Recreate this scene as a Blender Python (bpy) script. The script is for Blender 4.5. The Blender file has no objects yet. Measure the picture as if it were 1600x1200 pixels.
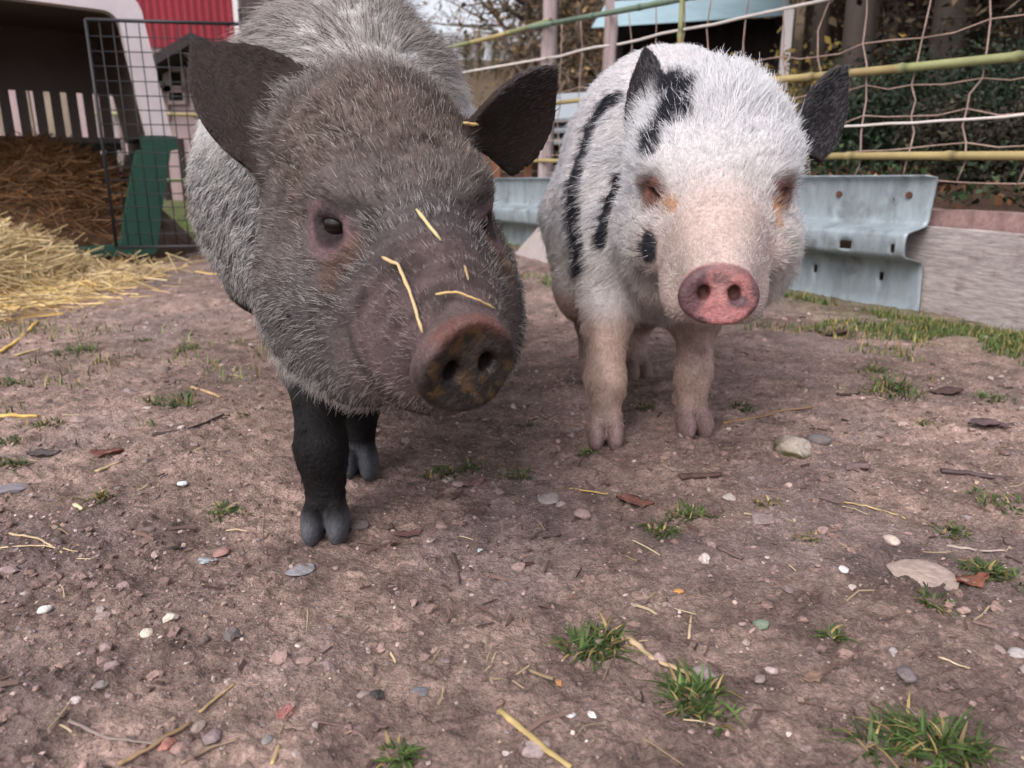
import bpy, math, random
import numpy as np
from mathutils import Vector
from mathutils.bvhtree import BVHTree

# ------------------------------------------------------------------ camera, light, exposure
S = bpy.context.scene
HCAM, PITCH, FPX = 0.35, math.radians(15.6), 1200.0
cam = bpy.data.cameras.new('camera'); camo = bpy.data.objects.new('camera', cam)
S.collection.objects.link(camo); S.camera = camo
camo.location = (0, 0, HCAM); camo.rotation_euler = (math.pi/2 - PITCH, 0, 0)
cam.sensor_width = 36; cam.lens = 36*FPX/1600; cam.clip_start = .02; cam.clip_end = 600
cam.dof.use_dof = True; cam.dof.focus_distance = .72; cam.dof.aperture_fstop = 9.0
SUN_EL, SUN_AZ = math.radians(48), math.radians(-150)      # azimuth measured from +Y towards +X
W = bpy.data.worlds.new('World'); S.world = W; W.use_nodes = True
nt = W.node_tree; nt.nodes.clear()
sky = nt.nodes.new('ShaderNodeTexSky'); sky.sky_type = 'NISHITA'; sky.sun_disc = False
sky.sun_elevation = SUN_EL; sky.sun_rotation = SUN_AZ; sky.air_density = 1.0; sky.dust_density = 4.0; sky.ozone_density = 1.0
hsv = nt.nodes.new('ShaderNodeHueSaturation'); hsv.inputs['Saturation'].default_value = .30
tint = nt.nodes.new('ShaderNodeMix'); tint.data_type = 'RGBA'; tint.blend_type = 'MULTIPLY'
tint.inputs[0].default_value = 1; tint.inputs[7].default_value = (1.0, .965, .99, 1)
bg = nt.nodes.new('ShaderNodeBackground'); bg.inputs[1].default_value = .12
wo = nt.nodes.new('ShaderNodeOutputWorld')
nt.links.new(sky.outputs[0], hsv.inputs['Color']); nt.links.new(hsv.outputs[0], tint.inputs[6])
nt.links.new(tint.outputs[2], bg.inputs[0]); nt.links.new(bg.outputs[0], wo.inputs[0])
sun = bpy.data.lights.new('sun', 'SUN'); sun.energy = .55; sun.angle = math.radians(35); sun.color = (1, .95, .9)
suno = bpy.data.objects.new('sun', sun); S.collection.objects.link(suno)
sd = Vector((math.sin(SUN_AZ)*math.cos(SUN_EL), math.cos(SUN_AZ)*math.cos(SUN_EL), math.sin(SUN_EL)))
suno.rotation_euler = sd.to_track_quat('Z', 'Y').to_euler()
S.view_settings.view_transform = 'Standard'; S.view_settings.look = 'None'
S.view_settings.exposure = 1.12; S.view_settings.gamma = 1
S.render.engine = 'CYCLES'
S.cycles.use_denoising = True
S.cycles.max_bounces = 6; S.cycles.diffuse_bounces = 3; S.cycles.glossy_bounces = 2; S.cycles.transparent_max_bounces = 4
S.cycles_curves.shape = 'RIBBONS'

# ------------------------------------------------------------------ helpers
rng = np.random.default_rng(7)
CF = np.array([0, math.cos(PITCH), -math.sin(PITCH)]); CU = np.array([0, math.sin(PITCH), math.cos(PITCH)])
CAM = np.array([0, 0, HCAM])
def ray(px, py):
    return np.array([(px-800)/FPX, 0, 0]) + (600-py)/FPX*CU + CF
def P(px, py, depth):                       # the point seen at that place of the photograph, that many metres deep
    return CAM + depth*ray(px, py)
def unit(v):
    v = np.asarray(v, float); return v/np.linalg.norm(v)

def hash3(i, seed):
    i = i.astype(np.int64)
    n = (i[..., 0]*374761393 + i[..., 1]*668265263 + i[..., 2]*2147483647 + seed*1274126177) & 0xffffffff
    n = ((n ^ (n >> 13))*1274126177) & 0xffffffff
    n = (n ^ (n >> 16)) & 0xffffffff
    return n.astype(np.float64)/4294967295.0
def vnoise(p, scale, seed=0):
    p = np.asarray(p, float)*scale; i = np.floor(p); f = p-i; f = f*f*(3-2*f); i = i.astype(np.int64)
    out = np.zeros(p.shape[0])
    for dx in (0, 1):
        wx = f[:, 0] if dx else 1-f[:, 0]
        for dy in (0, 1):
            wy = f[:, 1] if dy else 1-f[:, 1]
            for dz in (0, 1):
                wz = f[:, 2] if dz else 1-f[:, 2]
                out += wx*wy*wz*hash3(i+np.array([dx, dy, dz]), seed)
    return out
def fbm(p, scale, octs=4, seed=0):
    a, s, t = 1.0, 0, 0
    for o in range(octs):
        s = s + a*vnoise(p, scale*2**o, seed+o*17); t += a; a *= .5
    return s/t
def sstep(a, b, x):
    t = np.clip((x-a)/(b-a), 0, 1); return t*t*(3-2*t)

# ground height in the yard, the bank beyond the fence and the hills
F0 = np.array([.144, 3.58]); F1 = np.array([1.6, 1.02]); FD = unit(F1-F0); FN = np.array([-FD[1], FD[0]])   # FN points away from the yard
def beyond(x, y): return (x-F0[0])*FN[0] + (y-F0[1])*FN[1]
def gbase(x, y):
    x = np.asarray(x, float); y = np.asarray(y, float)
    b = beyond(x, y)
    along = (x-F0[0])*FD[0] + (y-F0[1])*FD[1]
    side = sstep(-.1, .6, along)
    z = side*sstep(.03, .16, b)*.25 + side*np.clip(b-.2, 0, 30)*.10
    r = np.hypot(x, y)
    ang = x/np.maximum(y, .1)
    right = sstep(.1, .5, ang)
    z = z + np.clip(r-7, 0, 60)*(.34*right) 
    z = z + np.clip(r-18, 0, 60)*.172*(1-right)
    return z
def gnoise(x, y):
    p = np.stack([x, y, np.zeros_like(x)], 1)
    r = np.hypot(x, y)
    f = 1.0
    z = (fbm(p, 2.2, 3, 3)-.5)*.030
    z += (fbm(p, 16, 3, 11)-.5)*.011*f
    m = fbm(p, 55, 3, 23); z += (m-.5)*.006
    z += np.maximum(fbm(p, 150, 2, 29)-.5, 0)*.013
    return z*np.where(r < 6, 1, np.maximum(.3, 1-(r-6)*.1))
def G(x, y):
    x = np.atleast_1d(np.asarray(x, float)); y = np.atleast_1d(np.asarray(y, float))
    return gbase(x, y) + gnoise(x, y)
def gp(px, py):                              # where the sight line through that place of the photograph meets the yard
    d = ray(px, py); t = HCAM/-d[2]; q = CAM + t*d
    for _ in range(3):
        z = float(G(q[0], q[1])[0]); t = (HCAM-z)/-d[2]; q = CAM + t*d
    return q

def link(o, parent=None):
    S.collection.objects.link(o)
    if parent is not None:
        o.parent = parent; o.matrix_parent_inverse = parent.matrix_world.inverted() if parent.type != 'EMPTY' or any(parent.location) else o.matrix_parent_inverse
    return o
def tag(o, label=None, cat=None, group=None, kind=None):
    if label: o['label'] = label
    if cat: o['category'] = cat
    if group: o['group'] = group
    if kind: o['kind'] = kind
    return o
def mesh_np(name, V, F, mat=None, col=None, parent=None, smooth=True, extra=None):
    V = np.asarray(V, np.float32); me = bpy.data.meshes.new(name)
    if isinstance(F, np.ndarray):
        n, k = F.shape; loops = F.ravel(); starts = np.arange(0, n*k, k); tot = np.full(n, k)
    else:
        tot = np.array([len(f) for f in F]); loops = np.concatenate([np.asarray(f) for f in F]); starts = np.concatenate([[0], np.cumsum(tot)[:-1]]); n = len(F)
    me.vertices.add(len(V)); me.vertices.foreach_set('co', V.ravel())
    me.loops.add(len(loops)); me.loops.foreach_set('vertex_index', loops.astype(np.int32))
    me.polygons.add(n); me.polygons.foreach_set('loop_start', starts.astype(np.int32)); me.polygons.foreach_set('loop_total', tot.astype(np.int32))
    me.polygons.foreach_set('use_smooth', np.full(n, smooth))
    me.update(calc_edges=True); me.validate()
    if col is not None:
        a = me.attributes.new('col', 'FLOAT_COLOR', 'POINT')
        c = np.ones((len(V), 4), np.float32); c[:, :3] = col; a.data.foreach_set('color', c.ravel())
    for k, v in (extra or {}).items():
        a = me.attributes.new(k, 'FLOAT', 'POINT'); a.data.foreach_set('value', np.asarray(v, np.float32))
    if mat: me.materials.append(mat)
    o = bpy.data.objects.new(name, me); S.collection.objects.link(o)
    if parent is not None: put(o, parent)
    return o
def put(o, parent):                           # child keeps its world place
    o.parent = parent; o.matrix_parent_inverse = parent.matrix_basis.inverted()
def empty(name, loc, label, cat, group=None):
    o = bpy.data.objects.new(name, None); o.location = [float(c) for c in loc]; o.empty_display_size = .05
    S.collection.objects.link(o); return tag(o, label, cat, group)

class MB:                                     # collects shapes, then becomes ONE mesh object
    def __init__(s): s.V = []; s.F = []; s.C = []; s.n = 0
    def add(s, V, F, c=(1, 1, 1)):
        V = np.asarray(V, float); s.V.append(V); s.F += [[i+s.n for i in f] for f in F]; s.n += len(V)
        s.C.append(np.broadcast_to(np.asarray(c, float), (len(V), 3)))
        return s
    def box(s, c, size, ax=None, col=(1, 1, 1), bev=.0):
        ax = np.eye(3) if ax is None else np.asarray(ax); h = np.asarray(size, float)/2; c = np.asarray(c, float)
        if bev <= 0:
            q = np.array([[x, y, z] for x in (-1, 1) for y in (-1, 1) for z in (-1, 1)])*h
            F = [(0, 1, 3, 2), (4, 6, 7, 5), (0, 4, 5, 1), (2, 3, 7, 6), (0, 2, 6, 4), (1, 5, 7, 3)]
            return s.add(c+q@ax, F, col)
        V = []; 
        for z, ins in ((-h[2], bev), (-h[2]+bev, 0), (h[2]-bev, 0), (h[2], bev)):
            a, b = h[0]-ins, h[1]-ins; k = bev if ins == 0 else bev*.5
            V += [(-a+k, -b, z), (a-k, -b, z), (a, -b+k, z), (a, b-k, z), (a-k, b, z), (-a+k, b, z), (-a, b-k, z), (-a, -b+k, z)]
        F = [tuple(range(7, -1, -1)), tuple(range(24, 32))]
        for l in range(3):
            for i in range(8): F.append((l*8+i, l*8+(i+1) % 8, l*8+8+(i+1) % 8, l*8+8+i))
        return s.add(c+np.array(V)@ax, F, col)
    def tube(s, pts, r, sides=6, col=(1, 1, 1), caps=True):
        pts = np.asarray(pts, float); n = len(pts); r = np.broadcast_to(np.asarray(r, float), (n,))
        V = []; prev = None
        for i in range(n):
            t = pts[min(i+1, n-1)]-pts[max(i-1, 0)]; t = t/(np.linalg.norm(t)+1e-9)
            if prev is None:
                prev = np.cross(t, (0, 0, 1)) if abs(t[2]) < .9 else np.cross(t, (1, 0, 0))
            a = prev - t*np.dot(prev, t); a /= np.linalg.norm(a)+1e-9; b = np.cross(t, a); prev = a
            for k in range(sides):
                w = 2*math.pi*k/sides; V.append(pts[i]+r[i]*(a*math.cos(w)+b*math.sin(w)))
        F = []
        for i in range(n-1):
            for k in range(sides):
                F.append((i*sides+k, i*sides+(k+1) % sides, (i+1)*sides+(k+1) % sides, (i+1)*sides+k))
        if caps: F += [tuple(range(sides-1, -1, -1)), tuple(range((n-1)*sides, n*sides))]
        return s.add(V, F, col)
    def build(s, name, mat, parent=None, smooth=False):
        return mesh_np(name, np.concatenate(s.V), s.F, mat, np.concatenate(s.C), parent, smooth)

# ------------------------------------------------------------------ materials
def material(name, col=None, rough=.7, spec=.3, metal=0, noise=None, bump=None, attr=False, sheen=0, two=None, coordscale=1):
    """col: base colour; attr: multiply by the 'col' attribute; noise: (scale, low factor, high factor); two: (other colour, scale, threshold lo, hi); bump: (scale, distance)"""
    m = bpy.data.materials.new(name); m.use_nodes = True; t = m.node_tree; b = t.nodes['Principled BSDF']
    b.inputs['Roughness'].default_value = rough; b.inputs['Specular IOR Level'].default_value = spec; b.inputs['Metallic'].default_value = metal
    N, L = t.nodes.new, t.links.new
    tc = N('ShaderNodeTexCoord'); src = None
    rgb = N('ShaderNodeRGB'); rgb.outputs[0].default_value = (*(col or (1, 1, 1)), 1); src = rgb.outputs[0]
    if two:
        n = N('ShaderNodeTexNoise'); n.inputs['Scale'].default_value = two[1]; n.inputs['Detail'].default_value = 6; n.inputs['Roughness'].default_value = .65
        L(tc.outputs['Object'], n.inputs['Vector'])
        mr = N('ShaderNodeMapRange'); mr.inputs[1].default_value = two[2]; mr.inputs[2].default_value = two[3]; L(n.outputs[0], mr.inputs[0])
        mx = N('ShaderNodeMix'); mx.data_type = 'RGBA'; L(mr.outputs[0], mx.inputs[0]); L(src, mx.inputs[6]); mx.inputs[7].default_value = (*two[0], 1); src = mx.outputs[2]
    if attr:
        a = N('ShaderNodeAttribute'); a.attribute_name = 'col'
        mx = N('ShaderNodeMix'); mx.data_type = 'RGBA'; mx.blend_type = 'MULTIPLY'; mx.inputs[0].default_value = 1
        L(src, mx.inputs[6]); L(a.outputs['Color'], mx.inputs[7]); src = mx.outputs[2]
    if noise:
        n = N('ShaderNodeTexNoise'); n.inputs['Detail'].default_value = 6; n.inputs['Roughness'].default_value = .7
        if isinstance(noise[0], tuple):
            mp = N('ShaderNodeMapping'); mp.inputs['Scale'].default_value = noise[0]; L(tc.outputs['Object'], mp.inputs[0]); L(mp.outputs[0], n.inputs['Vector']); n.inputs['Scale'].default_value = 1
        else:
            n.inputs['Scale'].default_value = noise[0]; L(tc.outputs['Object'], n.inputs['Vector'])
        mr = N('ShaderNodeMapRange'); mr.inputs[1].default_value = .3; mr.inputs[2].default_value = .7; mr.inputs[3].default_value = noise[1]; mr.inputs[4].default_value = noise[2]
        L(n.outputs[0], mr.inputs[0])
        mx = N('ShaderNodeMix'); mx.data_type = 'RGBA'; mx.blend_type = 'MULTIPLY'; mx.inputs[0].default_value = 1
        L(src, mx.inputs[6]); L(mr.outputs[0], mx.inputs[7]); src = mx.outputs[2]
    if bump:
        n = N('ShaderNodeTexNoise'); n.inputs['Scale'].default_value = bump[0]; n.inputs['Detail'].default_value = 5; n.inputs['Roughness'].default_value = .65
        if noise and isinstance(noise[0], tuple): L(mp.outputs[0], n.inputs['Vector']); n.inputs['Scale'].default_value = 1.0
        else: L(tc.outputs['Object'], n.inputs['Vector'])
        bp = N('ShaderNodeBump'); bp.inputs['Distance'].default_value = bump[1]; bp.inputs['Strength'].default_value = 1
        L(n.outputs[0], bp.inputs['Height']); L(bp.outputs[0], b.inputs['Normal'])
    L(src, b.inputs['Base Color'])
    if sheen: b.inputs['Sheen Weight'].default_value = sheen
    return m

# ------------------------------------------------------------------ ground: one sheet, finer near the viewer, reaching far behind the hills
def build_ground():
    ys = [.22]
    while ys[-1] < 1.9: ys.append(ys[-1] + .0026*(.45+ys[-1]*.75))
    while ys[-1] < 150: ys.append(ys[-1]*1.012 + .002)
    ys = np.array(ys); nu = 620
    u = np.linspace(-1, 1, nu); u = np.sign(u)*np.abs(u)**1.0
    hw = (ys+.32)*.92
    hw = np.where(ys > 6, hw*(1+np.clip((ys-6)/30, 0, .6)), hw)
    X = hw[:, None]*u[None, :]; Y = np.repeat(ys[:, None], nu, 1)
    x, y = X.ravel(), Y.ravel(); Z = G(x, y)
    V = np.stack([x, y, Z], 1)
    i = np.arange(len(ys)-1)[:, None]*nu + np.arange(nu-1)[None, :]
    F = np.stack([i, i+1, i+nu+1, i+nu], -1).reshape(-1, 4)
    p0 = np.stack([x, y, np.zeros_like(x)], 1)
    n1 = fbm(p0, 3, 4, 71); n2 = fbm(p0, 28, 3, 83); n3 = fbm(p0, 110, 2, 97)
    dirt = np.array([.285, .202, .172])
    c = dirt[None, :]*(.42+1.15*n1)[:, None]*(.45+1.1*n2)[:, None]*(.6+.8*n3)[:, None]
    grey = np.array([.28, .215, .20]); w = sstep(.52, .72, fbm(p0, 6, 3, 131))[:, None]*.55; c = c*(1-w)+grey*(.6+.8*n2)[:, None]*w
    damp = sstep(.55, .7, fbm(p0, 2.3, 3, 151))[:, None]; c = c*(1-.28*damp)
    grass = np.array([.075, .105, .025])
    far = sstep(3.3, 4.2, y+.25*(n1-.5))*(x < .3)
    b = beyond(x, y); edge = sstep(-.42, -.12, b+.25*(n1-.5))*(b < .03)*sstep(.1, .8, (x-F0[0])*FD[0]+(y-F0[1])*FD[1])*.45
    litter = (b > .03)*sstep(-.1, .6, (x-F0[0])*FD[0]+(y-F0[1])*FD[1])
    g = np.clip(np.maximum(far*.85, edge), 0, 1)[:, None]
    c = c*(1-g)+grass*(.5+n2)[:, None]*g
    lit = np.array([.075, .045, .03]); c = np.where(litter[:, None] > 0, lit*(.5+n2)[:, None], c)
    hill = sstep(9, 13, np.hypot(x, y))[:, None]; hc = np.array([.105, .075, .045])
    c = c*(1-hill)+hc*(.6+.8*n1)[:, None]*hill
    m = material('bare earth', rough=.85, spec=.2, attr=True, noise=(260, .48, 1.5), bump=(300, .0055))
    o = mesh_np('ground', V, F, m, c); tag(o, kind='structure')
build_ground()

# ------------------------------------------------------------------ signed distance sculpting for the animals
def smin(a, b, k):
    h = np.maximum(k-np.abs(a-b), 0)/k; return np.minimum(a, b)-h*h*k*.25
def smax(a, b, k): return -smin(-a, -b, k)
def ell(Q, c, A, r):
    q = (Q-np.asarray(c, np.float32))@np.asarray(A, np.float32).T; r = np.asarray(r, np.float32)
    k0 = np.linalg.norm(q/r, axis=1); k1 = np.linalg.norm(q/(r*r), axis=1)
    return k0*(k0-1)/np.maximum(k1, 1e-6)
def cone(Q, a, b, r1, r2):
    a = np.asarray(a, np.float32); ab = np.asarray(b, np.float32)-a
    t = np.clip(((Q-a)@ab)/np.dot(ab, ab), 0, 1)
    return np.linalg.norm(Q-a-t[:, None]*ab, axis=1)-(r1+(r2-r1)*t)
def ear(Q, base, tip, n, Wd, th, cup, bend=0.):
    base = np.asarray(base); t = np.asarray(tip)-base; L = np.linalg.norm(t); t = t/L
    n = np.asarray(n); n = unit(n-t*np.dot(n, t)); w = np.cross(n, t)
    q = Q-base.astype(np.float32); s = (q@t.astype(np.float32))/L; x = q@w.astype(np.float32); z = q@n.astype(np.float32)
    sc = np.clip(s, 0, 1)
    prof = Wd*1.06*np.maximum(1-sc**1.8, 0)**.95*(.80+.68*sc)
    z = z-cup*x*x/Wd-bend*sc*sc
    ex = np.where(s > 1, (s-1)*L, np.where(s < 0, -s*L, 0))
    dx = np.hypot(np.maximum(np.abs(x)-prof, 0), ex)+np.minimum(np.abs(x)-prof, 0)*(ex <= 0)
    dz = np.abs(z)-th*(1-.5*sc)
    return (np.minimum(np.maximum(dx, dz), 0)+np.hypot(np.maximum(dx, 0), np.maximum(dz, 0)))*.8-.0012
def surface(sdf, lo, hi, h):
    """surface nets over a narrow band"""
    lo = np.asarray(lo, float); n = np.ceil((np.asarray(hi)-lo)/h).astype(int)+1
    k = 5; nc = np.ceil(n/k).astype(int)+1; n = (nc-1)*k+1
    def pts(ix, st): return (lo+ix*st).astype(np.float32)
    gi = np.stack(np.meshgrid(*[np.arange(m) for m in nc], indexing='ij'), -1).reshape(-1, 3)
    Dc = sdf(pts(gi, h*k)).reshape(nc)
    D = np.repeat(np.repeat(np.repeat(Dc, k, 0), k, 1), k, 2)[:n[0], :n[1], :n[2]].copy()
    band = np.abs(D) < h*k*2.3
    ix = np.argwhere(band)
    for a in range(0, len(ix), 1500000):
        j = ix[a:a+1500000]; D[j[:, 0], j[:, 1], j[:, 2]] = sdf(pts(j, h))
    s = D < 0
    act = np.zeros(np.array(D.shape)-1, bool)
    c000 = s[:-1, :-1, :-1]
    for dx in (0, 1):
        for dy in (0, 1):
            for dz in (0, 1):
                act |= s[dx:D.shape[0]-1+dx, dy:D.shape[1]-1+dy, dz:D.shape[2]-1+dz] != c000
    cells = np.argwhere(act); idx = np.full(act.shape, -1, np.int64); idx[act] = np.arange(len(cells))
    acc = np.zeros((len(cells), 3)); cnt = np.zeros(len(cells))
    cor = [(a, b, c) for a in (0, 1) for b in (0, 1) for c in (0, 1)]
    for p in cor:
        for ax in range(3):
            if p[ax]: continue
            q = list(p); q[ax] = 1
            a = D[cells[:, 0]+p[0], cells[:, 1]+p[1], cells[:, 2]+p[2]]; b = D[cells[:, 0]+q[0], cells[:, 1]+q[1], cells[:, 2]+q[2]]
            m = (a < 0) != (b < 0); t = np.where(m, a/np.where(m, a-b, 1), 0)
            v = np.array(p, float)[None, :].repeat(len(cells), 0); v[:, ax] = t
            acc += v*m[:, None]; cnt += m
    V = lo+(cells+acc/cnt[:, None])*h
    F = []
    for ax in range(3):
        b, c = (ax+1) % 3, (ax+2) % 3
        sl = [slice(None)]*3; sl[ax] = slice(None, -1); s0 = s[tuple(sl)]; sl[ax] = slice(1, None); s1 = s[tuple(sl)]
        e = np.argwhere(s0 != s1); e = e[(e[:, b] > 0) & (e[:, c] > 0) & (e[:, b] < act.shape[b]) & (e[:, c] < act.shape[c])]
        inn = s0[e[:, 0], e[:, 1], e[:, 2]]
        def cell(db, dc):
            f = e.copy(); f[:, b] -= db; f[:, c] -= dc; return idx[f[:, 0], f[:, 1], f[:, 2]]
        q = np.stack([cell(1, 1), cell(0, 1), cell(0, 0), cell(1, 0)], 1)
        q[~inn] = q[~inn][:, ::-1]; F.append(q)
    F = np.concatenate(F); F = F[(F >= 0).all(1)]
    for _ in range(2):
        d, g = grad(sdf, V); V = V-np.clip(d, -h, h)[:, None]*g
    return V, F, grad(sdf, V)[1]
def grad(sdf, V, e=.0012):
    g = np.zeros((len(V), 3)); d0 = sdf(V.astype(np.float32))
    for k in ((1, -1, -1), (-1, -1, 1), (-1, 1, -1), (1, 1, 1)):
        k = np.array(k, float); g += sdf((V+k*e).astype(np.float32))[:, None]*k
    return d0, g/(np.linalg.norm(g, axis=1)[:, None]+1e-9)

HAIR_MATS = {}
def hair_mat():
    if 'm' in HAIR_MATS: return HAIR_MATS['m']
    m = bpy.data.materials.new('pig bristle'); m.use_nodes = True; t = m.node_tree; t.nodes.clear()
    a = t.nodes.new('ShaderNodeAttribute'); a.attribute_name = 'hair_color'
    d = t.nodes.new('ShaderNodeBsdfDiffuse'); tr = t.nodes.new('ShaderNodeBsdfTranslucent'); g = t.nodes.new('ShaderNodeBsdfGlossy'); g.inputs['Roughness'].default_value = .5
    m1 = t.nodes.new('ShaderNodeMixShader'); m1.inputs[0].default_value = .25
    m2 = t.nodes.new('ShaderNodeMixShader'); m2.inputs[0].default_value = .006
    o = t.nodes.new('ShaderNodeOutputMaterial')
    for n in (d, tr): t.links.new(a.outputs['Color'], n.inputs['Color'])
    t.links.new(d.outputs[0], m1.inputs[1]); t.links.new(tr.outputs[0], m1.inputs[2]); t.links.new(m1.outputs[0], m2.inputs[1]); t.links.new(g.outputs[0], m2.inputs[2]); t.links.new(m2.outputs[0], o.inputs[0])
    HAIR_MATS['m'] = m; return m
def fur(parent, V, F, N, count, fn, seed):
    r = np.random.default_rng(seed)
    a, b, c, d = (V[F[:, i]] for i in range(4))
    ar = np.linalg.norm(np.cross(c-a, d-b), axis=1)*.5
    fi = r.choice(len(F), size=count, p=ar/ar.sum())
    u, v = r.random(count)[:, None], r.random(count)[:, None]
    w4 = [(1-u)*(1-v), u*(1-v), u*v, (1-u)*v]
    R = sum(w*V[F[fi, i]] for i, w in enumerate(w4)); Nn = sum(w*N[F[fi, i]] for i, w in enumerate(w4)); Nn /= np.linalg.norm(Nn, axis=1)[:, None]+1e-9
    q = fn(R, Nn, r); keep = r.random(count) < q['dens']
    R, Nn = R[keep], Nn[keep]; L = q['len'][keep]; D = q['dir'][keep]; lift = q['lift'][keep]; C = np.clip(q['col'][keep], 0, 1); rad = q['rad'][keep]
    n = len(R)
    T = D-Nn*np.sum(D*Nn, 1)[:, None]; T /= np.linalg.norm(T, axis=1)[:, None]+1e-6
    cl = np.stack([fbm(R, 55, 2, s)-.5 for s in (5, 6, 7)], 1)*1.1 + np.stack([fbm(R, 140, 1, s)-.5 for s in (8, 9, 10)], 1)*.9
    jit = r.normal(0, .16, (n, 3))
    d0 = T*(1-lift)[:, None]+Nn*lift[:, None]+cl*q.get('clump', np.ones(count))[keep][:, None]*.75+jit; d0 /= np.linalg.norm(d0, axis=1)[:, None]
    L = L*np.exp(r.normal(0, .24, n))
    K = 4; pts = np.zeros((n, K, 3)); radv = np.zeros((n, K))
    for k in range(K):
        t = k/(K-1)
        pts[:, k] = R-Nn*.0008+d0*(L*t)[:, None]+(T*.35-Nn*.16+np.array([0, 0, -.16]))*(L*t*t)[:, None]
        radv[:, k] = rad*(1-.72*t)
    cu = bpy.data.hair_curves.new('fur'); cu.add_curves([K]*n)
    cu.position_data.foreach_set('vector', pts.astype(np.float32).ravel())
    ra = cu.attributes.get('radius') or cu.attributes.new('radius', 'FLOAT', 'POINT'); ra.data.foreach_set('value', radv.astype(np.float32).ravel())
    ca = cu.attributes.new('hair_color', 'FLOAT_COLOR', 'CURVE'); cc = np.ones((n, 4), np.float32); cc[:, :3] = C; ca.data.foreach_set('color', cc.ravel())
    cu.materials.append(hair_mat())
    o = bpy.data.objects.new('fur', cu); S.collection.objects.link(o); put(o, parent)
    return o
skin_m = material('pig skin', rough=.58, spec=.18, attr=True, noise=(260, .65, 1.3), bump=(240, .0022))
def wet():
    t = skin_m.node_tree; b = t.nodes['Principled BSDF']; a = t.nodes.new('ShaderNodeAttribute'); a.attribute_name = 'wet'
    for k, lo_, hi_ in (('Roughness', .60, .30), ('Specular IOR Level', .15, .55)):
        m = t.nodes.new('ShaderNodeMapRange'); m.inputs[3].default_value = lo_; m.inputs[4].default_value = hi_; t.links.new(a.outputs['Fac'], m.inputs[0]); t.links.new(m.outputs[0], b.inputs[k])
wet()
def wetness(pg): return sstep(.006, -.001, pg.parts(pg.V)['disc'])*(.35+.65*sstep(.4, .6, fbm(pg.V, 70, 2, 77)))
eye_m = material('pig eye', (.012, .008, .007), rough=.16, spec=.35)

def head_axes(Hc, Sn):
    d = unit(Sn-Hc); e = unit(np.array([-d[1], d[0], 0])); u = np.cross(d, e); u = -u if u[2] < 0 else u
    return d, e, u
def leg_sdf(Q, pts, radii, fwd, hoof_col=None):
    """pts: shoulder/hip ... down to fetlock, hoof on the ground under the last"""
    d = None
    for i in range(len(pts)-1):
        x = cone(Q, pts[i], pts[i+1], radii[i], radii[i+1]); d = x if d is None else smin(d, x, .025)
    ft = np.array(pts[-1], float); g = np.array([ft[0], ft[1], 0]); fwd = unit(np.array([fwd[0], fwd[1], 0])); lat = np.array([-fwd[1], fwd[0], 0]); up = np.array([0, 0, 1.])
    A = np.stack([unit(fwd*.92-up*.38), lat, unit(up*.92+fwd*.38)])
    for s in (-1, 1):
        d = smin(d, ell(Q, g+fwd*.013+lat*s*.0122+up*.015, A, (.027, .0118, .022)), .0035)
        d = smin(d, ell(Q, g-fwd*.022+lat*s*.013+up*.045, A, (.008, .006, .011)), .006)
    return d

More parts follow.
